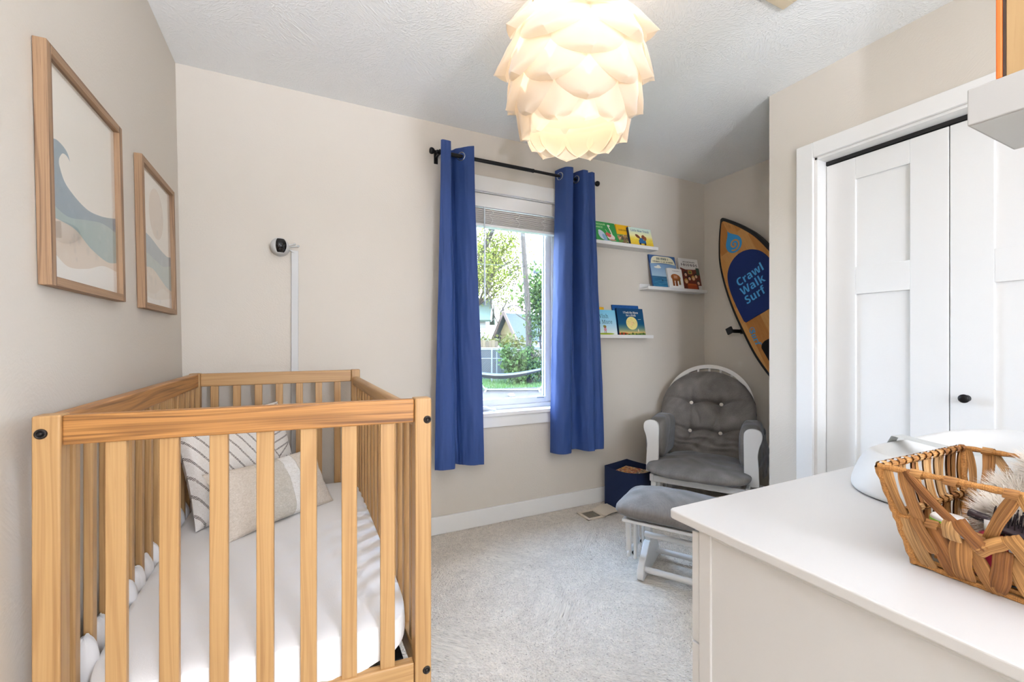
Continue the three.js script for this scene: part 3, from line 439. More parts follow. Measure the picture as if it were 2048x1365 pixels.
// book: left edge x, width, height, thickness; leans on the wall, its foot on the ledge
function book(name, label, x, w, h, th, yLip, art, spine, foot = 0, leanAs) {
  const y = yLip - 0.012, zf = LZ + 0.086 - foot, t = thing(name, label, 'book', [x, y, zf], 0), lean = leanAs ?? Math.asin(clamp((0.086 - foot - th - 0.003) / h, 0.05, 0.5));
  t.rotation.set(-lean, 0, 0);
  const cov = std({ color: spine, roughness: 0.45 });
  obj('cover', [rb(0, w, 0, h, -0.0025, 0, 0.0008), rb(0, w, 0, h, -th, -th + 0.0025, 0.0008), rb(0, 0.0025, 0, h, -th, 0, 0.0008)], cov, t);
  obj('pages', rb(0.003, w - 0.003, 0.002, h - 0.002, -th + 0.0025, -0.0025, 0.0005), std({ color: 0xeeeae0, roughness: 0.9 }), t);
  obj('cover_print', new THREE.PlaneGeometry(w - 0.001, h - 0.001).translate(w / 2, h / 2, 0.0004), std({ map: art, roughness: 0.4 }), t);
  return t;
}
const txt = (x, s, px, py, size, col, font = 'sans-serif', wgt = 'bold', al = 'center', maxW) => { x.font = `${wgt} ${size}px ${font}`; x.fillStyle = col; x.textAlign = al; x.textBaseline = 'alphabetic'; maxW ? x.fillText(s, px, py, maxW) : x.fillText(s, px, py); };
const grad = (x, h, stops) => { const g = x.createLinearGradient(0, 0, 0, h); stops.forEach(([k, c]) => g.addColorStop(k, c)); return g; };
// lettering too small to read: rows of short upright strokes
const scrawl = (x, px, py, w, h, col, seed) => { const r = rng(seed); x.fillStyle = col; let q = px - w / 2; while (q < px + w / 2) { const k = h * (0.14 + r() * 0.16); if (r() > 0.14) { x.fillRect(q, py - h, k, h); if (r() > 0.45) x.fillRect(q, py - h * (r() > 0.5 ? 1 : 0.55), h * 0.42, h * 0.2); } q += h * (0.34 + r() * 0.22); } };
const blob = (x, cx, cy, rx, ry, col, rot = 0) => { x.fillStyle = col; x.beginPath(); x.ellipse(cx, cy, rx, ry, rot, 0, 7); x.fill(); };
const dino = draw(512, 448, (x, w, h) => {
  x.fillStyle = '#2f9a48'; x.fillRect(0, 0, w, h); const r = rng(3); for (let i = 0; i < 1500; i++) { x.fillStyle = 'rgba(20,110,50,0.16)'; x.fillRect(r() * w, r() * h, 8, 5); }
  txt(x, 'DINOSAUR', 150, 74, 56, '#bfe9a6', 'sans-serif', 'bold', 'center', 270); txt(x, 'DANCE!', 118, 138, 56, '#bfe9a6', 'sans-serif', 'bold', 'center', 190);
  // plain rounded shapes in pale blue, white and red
  blob(x, 150, 285, 74, 98, '#cfdcec', -0.35); blob(x, 200, 330, 44, 74, '#8fb3d6', -0.4); blob(x, 118, 205, 36, 26, '#dde6f0'); blob(x, 240, 400, 90, 16, '#a9c4dd');
  blob(x, 350, 310, 88, 62, '#f0ddd6', 0.1); blob(x, 300, 268, 62, 44, '#d85a50', 0.5); x.strokeStyle = '#f3e9df'; x.lineWidth = 24; x.lineCap = 'round'; x.beginPath(); x.moveTo(392, 290); x.quadraticCurveTo(382, 180, 340, 70); x.stroke(); blob(x, 360, 66, 34, 18, '#f3e9df', 0.2);
  blob(x, 372, 372, 84, 16, '#c98d84'); x.strokeStyle = '#f0e8b8'; x.lineWidth = 8; x.beginPath(); x.moveTo(285, 220); x.quadraticCurveTo(275, 170, 255, 160); x.stroke();
  scrawl(x, 300, 430, 210, 16, '#d7efb9', 3);
});
const yellowA = draw(384, 512, (x, w, h) => { x.fillStyle = '#f2b81c'; x.fillRect(0, 0, w, h * 0.46); x.fillStyle = '#6f9a4c'; x.fillRect(0, h * 0.46, w, h * 0.54); scrawl(x, 190, 150, 250, 44, '#8a5a1c', 5); const r = rng(5); for (let i = 0; i < 60; i++) blob(x, r() * w, h * 0.5 + r() * h * 0.5, 18 + r() * 34, 12 + r() * 20, ['#b98a5e', '#8a6a4a', '#7f8a4a', '#d8a886', '#5d4a44'][Math.floor(r() * 5)], r() * 3); x.fillStyle = '#5d4348'; x.fillRect(0, h * 0.9, w, h * 0.1); });
const truck = draw(512, 400, (x, w, h) => {
  x.fillStyle = grad(x, h, [[0, '#cfe6dc'], [0.4, '#f4ecb4'], [0.62, '#f4d748'], [0.9, '#eec22c'], [1, '#8a6a34']]); x.fillRect(0, 0, w, h);
  txt(x, 'Little Blue Truck', 252, 84, 62, '#2b5f86', 'serif', 'bold', 'center', 410);
  const r = rng(8); for (let i = 0; i < 260; i++) { x.fillStyle = ['rgba(214,170,40,0.5)', 'rgba(250,232,140,0.5)'][i % 2]; x.fillRect(r() * w, h * 0.55 + r() * h * 0.38, 22, 4); }
  // plain blue cart and brown load, no faces
  x.fillStyle = '#2a639a'; x.fillRect(190, 250, 160, 70); x.fillRect(212, 205, 90, 60); blob(x, 214, 330, 22, 22, '#3a2c26'); blob(x, 326, 330, 22, 22, '#3a2c26'); blob(x, 180, 178, 58, 30, '#7a4630', 0.6); blob(x, 306, 186, 40, 46, '#8a4a2c'); blob(x, 345, 214, 28, 44, '#9a5230', 0.3); x.fillStyle = '#7a5a30'; x.fillRect(0, h - 28, w, 28);
});
const waveBook = draw(448, 512, (x, w, h) => {
  x.fillStyle = '#3b5f92'; x.fillRect(0, 0, w, h); x.fillStyle = grad(x, h, [[0, '#5f86b8'], [0.62, '#a9c4d6'], [0.64, '#2f6388'], [1, '#2b7aa2']]); x.fillRect(0, h * 0.25, w, h * 0.75);
  x.fillStyle = '#e6dfbe'; x.beginPath(); x.moveTo(18, h * 0.26); x.quadraticCurveTo(24, 10, 130, 12); x.lineTo(w - 130, 12); x.quadraticCurveTo(w - 24, 12, w - 14, h * 0.26); x.quadraticCurveTo(w / 2, h * 0.2, 18, h * 0.26); x.fill();
  scrawl(x, w / 2 - 10, 70, 220, 36, '#4b5a52', 7); scrawl(x, w / 2, 108, 350, 22, '#5a5a4c', 9);
  blob(x, 120, 186, 60, 16, '#e9e6d8'); blob(x, 138, 170, 30, 18, '#e9e6d8'); blob(x, 350, 190, 66, 15, '#dcdccf'); const r = rng(6);
  for (let i = 0; i < 90; i++) { x.fillStyle = ['rgba(30,86,120,0.5)', 'rgba(120,180,205,0.4)', 'rgba(60,130,165,0.5)'][i % 3]; x.fillRect(r() * w, h * 0.66 + r() * h * 0.34, 40 + r() * 80, 5); } blob(x, 170, 380, 16, 10, '#24485c'); x.fillStyle = '#8a6a4c'; x.fillRect(250, h - 60, 200, 60);
});
const bearBook = draw(384, 448, (x, w, h) => { x.fillStyle = '#f1efe9'; x.fillRect(0, 0, w, h); scrawl(x, 226, 56, 190, 12, '#77736c', 11); blob(x, 200, 190, 124, 74, '#a05a26', 0.12); x.fillStyle = '#96501f'; x.fillRect(100, 210, 54, 160); x.fillStyle = '#8c4a1f'; x.fillRect(176, 230, 56, 140); x.fillStyle = '#7c5a26'; x.fillRect(262, 220, 52, 120); const r = rng(4); for (let i = 0; i < 90; i++) { x.fillStyle = 'rgba(60,34,14,0.22)'; x.fillRect(92 + r() * 220, 130 + r() * 220, 4, 26); } for (let i = 0; i < 3; i++) { x.fillStyle = 'rgba(250,240,225,0.85)'; x.fillRect(150, 152 + i * 22, 96, 6); } });
const cafeBook = draw(384, 512, (x, w, h) => { x.fillStyle = '#efece8'; x.fillRect(0, 0, w, h); txt(x, 'LIFE IS BETTER WITH', 196, 66, 27, '#4a4644', 'sans-serif', 'bold', 'center', 240); txt(x, 'F·R·I·E·N·D·S', 196, 122, 56, '#26211f', 'sans-serif', 'bold', 'center', 320);
  x.fillStyle = '#6a2a1c'; x.beginPath(); x.moveTo(10, 150); x.lineTo(110, 178); x.lineTo(280, 170); x.lineTo(w, 150); x.lineTo(w, h); x.lineTo(10, h); x.fill(); x.fillStyle = '#2f4a38'; x.fillRect(318, 140, 60, 110); x.fillStyle = '#c79a4a'; x.fillRect(150, 186, 82, 60); x.fillStyle = '#5f6a34'; x.fillRect(166, 200, 50, 34);
  // plain coloured rounds in place of the printed figures
  const r = rng(7); for (const [a, b] of [[96, 250], [300, 268], [160, 310], [240, 305], [90, 360], [326, 372]]) { blob(x, a, b, 36, 40, ['#2a201c', '#3a2a22', '#c79a4a', '#231b18'][Math.floor(r() * 4)]); blob(x, a + 2, b + 10, 24, 26, '#e2b89a'); }
  x.fillStyle = '#a4461f'; x.fillRect(100, 410, 190, 76); x.fillStyle = '#bb5a2a'; x.fillRect(112, 396, 166, 26); x.fillStyle = '#d9d5d0'; x.fillRect(318, 420, 66, 92); });
const wishBook = draw(448, 448, (x, w, h) => { x.fillStyle = grad(x, h, [[0, '#7ccbe8'], [0.5, '#a9d9ee'], [0.85, '#e6f0f2'], [1, '#eef2e6']]); x.fillRect(0, 0, w, h); txt(x, 'I Wish', 70, 140, 92, '#27506e', 'serif', 'normal', 'left', 250); txt(x, 'You More', 30, 236, 92, '#27506e', 'serif', 'normal', 'left', 350); blob(x, 240, 405, 150, 16, '#a9bb3a'); x.fillStyle = '#5c3a2e'; x.fillRect(222, 350, 8, 46); x.fillRect(246, 350, 8, 46); blob(x, 238, 332, 24, 28, '#d58fa0'); blob(x, 236, 286, 26, 24, '#9a6a3a'); blob(x, 228, 276, 22, 16, '#8a8a3a'); });
const moonBack = draw(448, 448, (x, w, h) => { x.fillStyle = grad(x, h, [[0, '#1d4f8e'], [0.5, '#2d6cae'], [1, '#173a66']]); x.fillRect(0, 0, w, h); const r = rng(2); for (let i = 0; i < 400; i++) { x.fillStyle = 'rgba(120,170,220,0.14)'; x.fillRect(r() * w, r() * h, 14, 5); } x.fillStyle = '#b98a5a'; x.fillRect(200, 70, 130, 10); });
const moonBook = draw(448, 448, (x, w, h) => { x.fillStyle = grad(x, h, [[0, '#12406c'], [0.55, '#10547a'], [0.78, '#8a9a7a'], [0.86, '#d9b874'], [1, '#c9a060']]); x.fillRect(0, 0, w, h); x.save(); txt(x, 'I Took the Moon', 232, 82, 46, '#f0e4d4', 'serif', 'bold', 'center', 260); txt(x, 'for a Walk', 232, 126, 44, '#f0e4d4', 'serif', 'bold', 'center', 170); x.restore();
  blob(x, 232, 236, 96, 104, '#ead98a'); const r = rng(6); for (let i = 0; i < 46; i++) { const a = r() * 6.28, q = r() * 82; blob(x, 232 + Math.cos(a) * q, 236 + Math.sin(a) * q, 9 + r() * 12, 7 + r() * 9, ['rgba(240,206,140,0.5)', 'rgba(214,190,110,0.4)', 'rgba(235,190,150,0.35)'][i % 3]); } blob(x, 70, 430, 110, 44, '#b8482a'); blob(x, 250, 432, 150, 36, '#8a9a3c'); blob(x, 390, 430, 110, 40, '#5f7d34'); blob(x, 330, 350, 9, 26, '#e9d3b0'); x.fillStyle = '#e8dcc0'; x.fillRect(345, 170, 50, 6); for (let i = 0; i < 7; i++) blob(x, 40 + i * 62, 404 + (i % 3) * 10, 14, 20, '#3f5a2c'); });
book('board_book', 'green dinosaur board book on the top ledge beside the curtain', 1.846, 0.196, 0.176, 0.018, 1.846, dino, 0x2a8a40);
book('picture_book', 'yellow book half hidden behind the truck book on the top ledge', 2.055, 0.145, 0.17, 0.014, 1.846, yellowA, 0xe8b01c, 0.024);
book('board_book', 'small yellow and blue truck book at the right of the top ledge', 2.148, 0.218, 0.155, 0.02, 1.846, truck, 0x22355c, 0.0, 0.26);
book('picture_book', 'tall blue lake book with a cream arched title on the middle ledge', 2.378, 0.27, 0.272, 0.01, 1.555, waveBook, 0x2f4f86, 0.016);
book('board_book', 'small white board book with a brown bear shape', 2.525, 0.155, 0.17, 0.014, 1.555, bearBook, 0xe9e6df, 0.0, 0.2);
book('picture_book', 'white and dark red book with FRIENDS on its cover', 2.682, 0.215, 0.272, 0.012, 1.555, cafeBook, 0xd9d5d0, 0.014);
book('picture_book', 'yellow book peeking out behind the pale blue book on the lowest ledge', 1.806, 0.15, 0.215, 0.01, 1.193, yellowA, 0xf0b41c, 0.03);
book('picture_book', 'pale blue book reading I Wish You More on the lowest ledge', 1.806, 0.222, 0.192, 0.012, 1.193, wishBook, 0x9fd2e8, 0.004, 0.19);
book('picture_book', 'tall plain blue book standing behind the moon book', 2.03, 0.246, 0.236, 0.01, 1.193, moonBack, 0x1d4f8e, 0.026);
book('picture_book', 'dark teal book with a big pale moon on its cover', 2.045, 0.245, 0.21, 0.012, 1.193, moonBook, 0x0f2f4e, 0.004, 0.19);

// ------------------------------------------------------------------ surfboard hung on the alcove wall
{
  const A = R(27), t = thing('surfboard', 'wooden surfboard with a black rim and a navy pad hung on the alcove wall', 'surfboard', [2.978, 2.103, -2.293], 0);
  // local x along the board's width, local y down its length reversed, local z out of the wall
  t.rotation.order = 'YZX'; t.quaternion.setFromRotationMatrix(new THREE.Matrix4().makeBasis(V(0, Math.sin(A), Math.cos(A)), V(0, Math.cos(A), -Math.sin(A)), V(-1, 0, 0)));
  const prof = [[0, 0.006], [0.03, 0.026], [0.1, 0.072], [0.2, 0.128], [0.317, 0.179], [0.488, 0.2185], [0.674, 0.2405], [0.864, 0.2455], [1.07, 0.2385], [1.25, 0.205], [1.36, 0.16], [1.42, 0.11], [1.445, 0.06], [1.45, 0.0]];
  const curve = new THREE.CatmullRomCurve3(prof.map(([s, w]) => V(w, -s, 0)), false, 'catmullrom', 0.5).getPoints(60);
  const outline = (k, ds) => { const sh = new THREE.Shape(); const p = curve.map((q) => [Math.max(0, q.x - k), clamp(q.y, -1.45 + ds, -ds * 1.6)]); sh.moveTo(0, p[0][1]); for (const [a, b] of p) sh.lineTo(a, b); for (const [a, b] of p.slice().reverse()) sh.lineTo(-a, b); sh.closePath(); return sh; };
  obj('rubber_rim', new THREE.ExtrudeGeometry(outline(0.008, 0.006), { depth: 0.028, bevelEnabled: true, bevelSize: 0.008, bevelThickness: 0.008, bevelSegments: 4, curveSegments: 8 }).translate(0, 0, 0.008), std({ color: 0x0e0e0f, roughness: 0.6 }), t);
  // deck print: bamboo with drop logo and lettering, x -0.25..0.25, y 0..-1.45
  const PX = 700, deckTex = draw(Math.round(0.5 * 1400), 2030, (x, w, h) => {
    const S = 1400; x.fillStyle = '#c88a44'; x.fillRect(0, 0, w, h); const r = rng(31);
    for (let c = 0; c < 8; c++) { let y = -r() * 300; while (y < h) { const L = 260 + r() * 460, q = r(); x.fillStyle = ['#c98c48', '#bd7d3a', '#d39a58', '#b87634', '#cb9350'][Math.floor(q * 5)]; x.fillRect(c * w / 8, y, w / 8, L); x.fillStyle = 'rgba(120,70,24,0.35)'; x.fillRect(c * w / 8, y + L - 2, w / 8, 2); y += L; } }
    for (let i = 0; i < 2600; i++) { x.fillStyle = r() > 0.4 ? 'rgba(128,76,28,0.13)' : 'rgba(235,190,120,0.13)'; x.fillRect(r() * w, r() * h, 2, 30 + r() * 150); }
    for (let i = 0; i < 26; i++) { blob(x, r() * w, r() * h, 12, 26, 'rgba(110,62,22,0.16)'); }
    x.translate(w / 2, 0); const m = (a, s) => [a * S, s * S];
    // drop with a spiral
    const blue = '#2f92d0'; x.fillStyle = blue; x.beginPath(); x.moveTo(...m(0.0, 0.128)); x.bezierCurveTo(...m(0.01, 0.18), ...m(0.066, 0.20), ...m(0.066, 0.252)); x.bezierCurveTo(...m(0.066, 0.292), ...m(0.034, 0.318), ...m(0.0, 0.318)); x.bezierCurveTo(...m(-0.034, 0.318), ...m(-0.066, 0.292), ...m(-0.066, 0.252)); x.bezierCurveTo(...m(-0.066, 0.20), ...m(-0.01, 0.18), ...m(0, 0.128)); x.fill();
    x.strokeStyle = '#c88a44'; x.lineWidth = 0.0125 * S; x.lineCap = 'round'; x.beginPath(); for (let i = 0; i <= 70; i++) { const k = i / 70, a = 2.4 - k * 9.6, q = (0.046 - 0.041 * k) * S, px = 0.002 * S + Math.cos(a) * q, py = 0.256 * S + Math.sin(a) * q; i ? x.lineTo(px, py) : x.moveTo(px, py); } x.stroke();
    // lettering down the left rail
    x.save(); x.translate(-0.188 * S, 0.888 * S); x.rotate(Math.PI / 2); txt(x, 'Surf', 0.0 * S, 0, 0.056 * S, blue, 'serif', 'italic bold', 'left'); x.strokeStyle = blue; x.lineWidth = 6; x.beginPath(); x.arc(0.010 * S, -0.024 * S, 0.018 * S, 0, 6.28); x.stroke(); x.restore();
  });
  const dg = new THREE.ExtrudeGeometry(outline(0.024, 0.024), { depth: 0.004, bevelEnabled: true, bevelSize: 0.002, bevelThickness: 0.002, bevelSegments: 2, curveSegments: 8 }).translate(0, 0, 0.042);
  { const p = dg.attributes.position, uv = dg.attributes.uv; for (let i = 0; i < p.count; i++) uv.setXY(i, (p.getX(i) + 0.25) / 0.5, 1 + p.getY(i) / 1.45); }
  obj('bamboo_deck', dg, std({ map: deckTex, roughness: 0.42 }), t);
  const padShape = new THREE.Shape(); { const L = [[-0.188, -0.812], [-0.19, -0.66], [-0.178, -0.53], [-0.15, -0.44], [-0.105, -0.385], [-0.05, -0.354], [0, -0.345]]; padShape.moveTo(-0.178, -0.826); const c = new THREE.SplineCurve(L.map(([a, b]) => new THREE.Vector2(a, b))).getPoints(30); c.forEach((q) => padShape.lineTo(q.x, q.y)); c.reverse().forEach((q) => padShape.lineTo(-q.x, q.y)); padShape.lineTo(0.178, -0.826); padShape.closePath(); }
  const padTex = draw(1024, 1280, (x, w, h) => { const S = w / 0.4; x.fillStyle = '#0f2a66'; x.fillRect(0, 0, w, h); x.translate(w / 2, 0); const c = '#56aee8'; for (const [s, y] of [['Crawl', 0.563], ['Walk', 0.64], ['Surf', 0.715]]) txt(x, s, -0.112 * S, (y - 0.335) * S, 0.083 * S, c, 'Arial', 'bold', 'left'); });
  const padG = new THREE.ExtrudeGeometry(padShape, { depth: 0.003, bevelEnabled: true, bevelSize: 0.0015, bevelThickness: 0.0015, bevelSegments: 2 }).translate(0, 0, 0.0495);
  { const p = padG.attributes.position, uv = padG.attributes.uv; for (let i = 0; i < p.count; i++) uv.setXY(i, (p.getX(i) + 0.2) / 0.4, 1 + (p.getY(i) + 0.335) / 0.5); }
  obj('traction_pad', padG, std({ map: padTex, roughness: 0.85 }), t, );
  const tail = new THREE.Shape(); tail.moveTo(-0.155, -1.05); tail.quadraticCurveTo(-0.15, -1.022, -0.11, -1.014); tail.lineTo(0.11, -1.014); tail.quadraticCurveTo(0.15, -1.022, 0.155, -1.05); tail.lineTo(0.14, -1.24); tail.quadraticCurveTo(0, -1.34, -0.14, -1.24); tail.closePath();
  const tp = obj('tail_pad', new THREE.ExtrudeGeometry(tail, { depth: 0.004, bevelEnabled: true, bevelSize: 0.002, bevelThickness: 0.002, bevelSegments: 2 }).translate(0, 0, 0.0495), std({ color: 0x17171a, roughness: 0.9 }), t); tp.userData.label = 'black tail pad';
  // wall arms that carry it
  const arm = (z, y, label) => { const h = thing('wall_hook', label, 'hook', [3.0, y, z], 0); obj('wall_plate', rb(-0.006, 0, -0.02, 0.02, -0.016, 0.016, 0.002), M.black, h); obj('arm', rb(-0.13, -0.008, -0.014, 0.014, -0.012, 0.012, 0.003), M.black, h); obj('end_pad', rbox(0.016, 0.05, 0.05, 0.004).rotateX(R(-25)).translate(-0.135, 0.004, -0.006), std({ color: 0x101011, roughness: 0.75 }), h); };
  arm(-2.158, 1.222, 'black wall hook with a square end pad under the left edge of the surfboard');
  arm(-1.64, 1.44, 'black wall hook hidden behind the closet corner carrying the surfboard');
}
// ------------------------------------------------------------------ glider chair and ottoman
function cushion(w, d, t, o = {}) { // lying cushion: x across, z deep, y up; superellipse plan, rounded edge
  const N = o.n ?? 64, M2 = 26, p = o.p ?? 5, e = o.e ?? 2.6;
  return grid(N, M2, (u, v) => {
    const a = u * 2 * Math.PI, ph = (v - 0.5) * Math.PI, c = Math.sign(Math.cos(ph)) * Math.pow(Math.abs(Math.cos(ph)), 2 / e), s = Math.sign(Math.sin(ph)) * Math.pow(Math.abs(Math.sin(ph)), 2 / e);
    const k = 1 / Math.pow(Math.pow(Math.abs(Math.cos(a)), p) + Math.pow(Math.abs(Math.sin(a)), p), 1 / p); let x = Math.cos(a) * k * c * w / 2, z = Math.sin(a) * k * c * d / 2, y = s * t / 2;
    const q = Math.hypot(x / (w / 2), z / (d / 2)); y += s > 0 ? (o.dome ?? 0.01) * (1 - Math.min(1, q * q)) : 0; y += (o.wr ?? 0.003) * noise3.noise(x * 11 + (o.s ?? 0), z * 11, y * 9); const n = (o.wr ?? 0.003) * noise3.noise(x * 9, y * 14, z * 9 + 5);
    if (o.shape) [x, y, z] = o.shape(x, y, z); return [x * (1 + n), y, z * (1 + n), x + (o.s ?? 0), z + y * 0.7];
  }, true);
}
const TH = Math.atan2(-0.847, 0.531);
function swirl(base, seed, n) { return base; }
{
  const t = thing('glider_chair', 'grey padded glider chair with white wooden frame in the corner', 'armchair', [2.243, 0, -1.905], TH), W = M.white;
  const leanA = R(-17);
  // base: two feet, posts, cross bars
  for (const s of [-1, 1]) {
    obj('foot', rb(s * 0.235 - 0.018, s * 0.235 + 0.018, 0, 0.05, -0.42, 0.12, 0.012, 'z'), W, t);
    obj('post', rb(s * 0.235 - 0.014, s * 0.235 + 0.014, 0.05, 0.24, -0.05, 0.0, 0.005, 'y'), W, t); obj('post', rb(s * 0.235 - 0.014, s * 0.235 + 0.014, 0.05, 0.24, -0.34, -0.29, 0.005, 'y'), W, t);
    obj('swing_rail', rb(s * 0.235 - 0.012, s * 0.235 + 0.012, 0.21, 0.25, -0.40, 0.06, 0.006, 'z'), W, t);
    for (const z of [-0.02, -0.31]) { obj('swing_arm', rb(s * 0.265 - 0.006, s * 0.265 + 0.006, 0.06, 0.27, z - 0.016, z + 0.016, 0.006, 'y'), W, t); for (const y of [0.085, 0.245]) obj('bolt', cyl(0.01, 0.01, 0.014, 14).rotateZ(Math.PI / 2).translate(s * 0.274, y, z), M.darkBolt, t); }
    obj('side_rail', rb(s * 0.27 - 0.012, s * 0.27 + 0.012, 0.255, 0.30, -0.42, 0.10, 0.005, 'z'), W, t);
    obj('front_leg', rb(s * 0.262 - 0.016, s * 0.262 + 0.016, 0.11, 0.292, 0.052, 0.084, 0.005, 'y'), W, t);
    obj('back_post', bar(V(s * 0.25, 0.24, -0.37), V(s * 0.25, 0.60, -0.47), 0.03, 0.022, 0.006), W, t);
  }
  obj('front_rail', rb(-0.28, 0.28, 0.252, 0.292, 0.075, 0.095, 0.005), W, t); obj('rear_rail', rb(-0.27, 0.27, 0.255, 0.30, -0.42, -0.40, 0.005), W, t);
  for (const [y, z] of [[0.06, 0.04], [0.06, -0.36], [0.22, -0.17]]) obj('dowel', rod(V(-0.235, y, z), V(0.235, y, z), 0.013, 14), W, t);
  // bent back frame with spindles; frame of the back, y up the back from the seat
  const bk = (x, y, z = 0) => { const q = V(x, y, z).applyAxisAngle(V(1, 0, 0), leanA); return q.add(V(-0.018, 0.30, -0.345)); };
  const arch = []; for (let i = 0; i <= 40; i++) { const a = Math.PI * i / 40; arch.push([Math.cos(a) * 0.285, 0.418 + Math.sin(a) * 0.285]); }
  const path = [[0.265, 0.0], [0.28, 0.18], [0.285, 0.33], ...arch, [-0.285, 0.33], [-0.28, 0.18], [-0.265, 0.0]];
  obj('back_frame', (() => { const c = new THREE.CatmullRomCurve3(path.map(([x, y]) => V(x, y, -0.055))), sh = new THREE.Shape(); sh.moveTo(-0.012, -0.014); sh.lineTo(0.012, -0.014); sh.lineTo(0.012, 0.014); sh.lineTo(-0.012, 0.014); sh.closePath(); const g = new THREE.ExtrudeGeometry(sh, { steps: 110, extrudePath: c, bevelEnabled: false }); const p = g.attributes.position; for (let i = 0; i < p.count; i++) { const q = bk(p.getX(i), p.getY(i), p.getZ(i)); p.setXYZ(i, q.x, q.y, q.z); } return toCreasedNormals(g, 0.7); })(), W, t);
  for (let i = -3; i <= 3; i++) { const x = i * 0.075, top = 0.418 + Math.sqrt(Math.max(0, 0.285 ** 2 - x * x)) - 0.006; obj('spindle', rod(bk(x * 0.92, 0.02, -0.055), bk(x, top, -0.055), 0.0085, 10), W, t); }
  obj('back_crossbar', bar(bk(-0.26, 0.02, -0.055), bk(0.26, 0.02, -0.055), 0.022, 0.04, 0.005), W, t);
  // back cushion: arched outline, buttons pull the padding in
  const BT = [[-0.098, 0.375], [0.098, 0.375], [-0.098, 0.175], [0.098, 0.175]];
  const hw = (y) => { const k = y / 0.62; return k < 0.5 ? lerp(0.262, 0.312, sstep(k, 0, 0.45)) : 0.312 * Math.pow(Math.max(0, 1 - Math.pow((k - 0.5) / 0.5, 2.3)), 0.5); };
  const back = (sg) => grid(110, 110, (u, v) => {
    const a = u * 2 - 1, y = v * 0.62, ww = hw(Math.min(y, 0.6198)) + 0.004 * noise3.noise(v * 16, sg, a > 0 ? 3 : 8), x = a * ww, edge = Math.pow(Math.max(0, 1 - Math.pow(Math.abs(a), 3.2)), 0.45) * Math.pow(Math.max(0, 1 - Math.pow(Math.abs(v * 2 - 1), 4)), 0.42) * Math.pow(clamp(ww / 0.2, 0, 1), 0.6);
    let z = sg > 0 ? 0.078 : 0.035;
    let dent = 0; if (sg > 0) {
      for (const [bx0, by0] of BT) { const dx = x - bx0, dy = y - by0, q = Math.hypot(dx, dy); dent += 0.034 * Math.exp(-q * q / 0.0011); dent += 0.012 * Math.exp(-dx * dx / 0.00009) * Math.exp(-Math.pow(dy - 0.02, 2) / 0.012) * 0.6; }
      for (const by0 of [0.375, 0.175]) { const sag = by0 + 0.014 * Math.cos(clamp(x / 0.098, -2.6, 2.6) * Math.PI) * 0.5 + 0.007 - (Math.abs(x) > 0.098 ? -0.16 * Math.abs(Math.abs(x) - 0.098) : 0), dy = y - sag; dent += 0.030 * Math.exp(-dy * dy / 0.00009) * (Math.abs(x) < 0.1 ? 1 : Math.exp(-(Math.abs(x) - 0.1) * 8)) + 0.012 * Math.exp(-dy * dy / 0.0011) * Math.exp(-Math.max(0, Math.abs(x) - 0.1) * 5); }
      for (const k of [-1, 1]) { const cx = k * (0.055 + 0.02 * Math.sin(y * 24 + k)), dy = (y - 0.275) / 0.07; dent += 0.013 * Math.exp(-Math.pow(x - cx, 2) / 0.00004) * Math.exp(-dy * dy); }
      const low = Math.exp(-Math.pow((y - 0.09) / 0.06, 2)); dent += low * 0.017 * Math.sin(y * 140 + x * 14 + 5 * noise3.noise(x * 8, y * 12, 2)) * (0.6 + 0.4 * noise3.noise(x * 6, 3, 1));
      dent += 0.006 * noise3.noise(x * 14, y * 14, 4) + 0.003 * noise3.noise(x * 34, y * 30, 7);
    }
    const q = bk(x, y + 0.035, sg * (z * edge) - dent * edge * 0.9 + 0.0); return [q.x, q.y, q.z, x, y];
  });
  { const f = back(1), b = back(-1), ix = b.index.array; for (let i = 0; i < ix.length; i += 3) { const q = ix[i]; ix[i] = ix[i + 1]; ix[i + 1] = q; } b.computeVertexNormals(); obj('back_cushion', [f, b], M.suede, t); }
  for (const [x, y] of BT) obj('button', (() => { const g = new THREE.SphereGeometry(0.0125, 18, 10).scale(1, 1, 0.5), q = bk(x, y + 0.035, 0.042); return g.rotateX(leanA).translate(q.x, q.y, q.z); })(), std({ color: 0xe4ddd2, roughness: 0.5 }), t);
  // seat cushion, wide lip in front of the arms
  obj('seat_cushion', cushion(0.60, 0.62, 0.088, { p: 4.5, dome: 0.005, wr: 0.006, s: 2, shape: (x, y, z) => [x * (z < 0.0 ? lerp(1, 0.76, sstep(-z, 0.0, 0.1)) : 1 - 0.06 * sstep(z, 0.2, 0.31)), y, z] }).translate(-0.012, 0.342, -0.09), M.suede, t);
  // arms: white wavy front board, padded sleeve, outside pocket
  for (const s of [-1, 1]) {
    const sh = new THREE.Shape(), o = s; sh.moveTo(-0.034 * 1, -0.27);
    const pts = [[0.034 * o, -0.33], [0.032 * o, -0.24], [0.029 * o, -0.19], [0.027 * o, -0.15], [0.034 * o, -0.10], [0.047 * o, -0.06], [0.05 * o, -0.03], [0.04 * o, -0.006], [0.012 * o, 0.004], [-0.018 * o, 0.0], [-0.036 * o, -0.016], [-0.041 * o, -0.045], [-0.040 * o, -0.14], [-0.038 * o, -0.33]];
    const sp = new THREE.SplineCurve(pts.map(([a, b]) => new THREE.Vector2(a, b))).getPoints(60); const shp = new THREE.Shape(sp);
    obj('arm_front', new THREE.ExtrudeGeometry(shp, { depth: 0.016, bevelEnabled: true, bevelSize: 0.003, bevelThickness: 0.003, bevelSegments: 3 }).translate(s * 0.288, 0.622, 0.0), W, t);
    obj('arm_pad', cushion(0.128, 0.405, 0.275, { p: 6, e: 3.4, dome: 0.0, wr: 0.006, s: 3 + s }).translate(s * 0.276, 0.50, -0.206), M.suede, t);
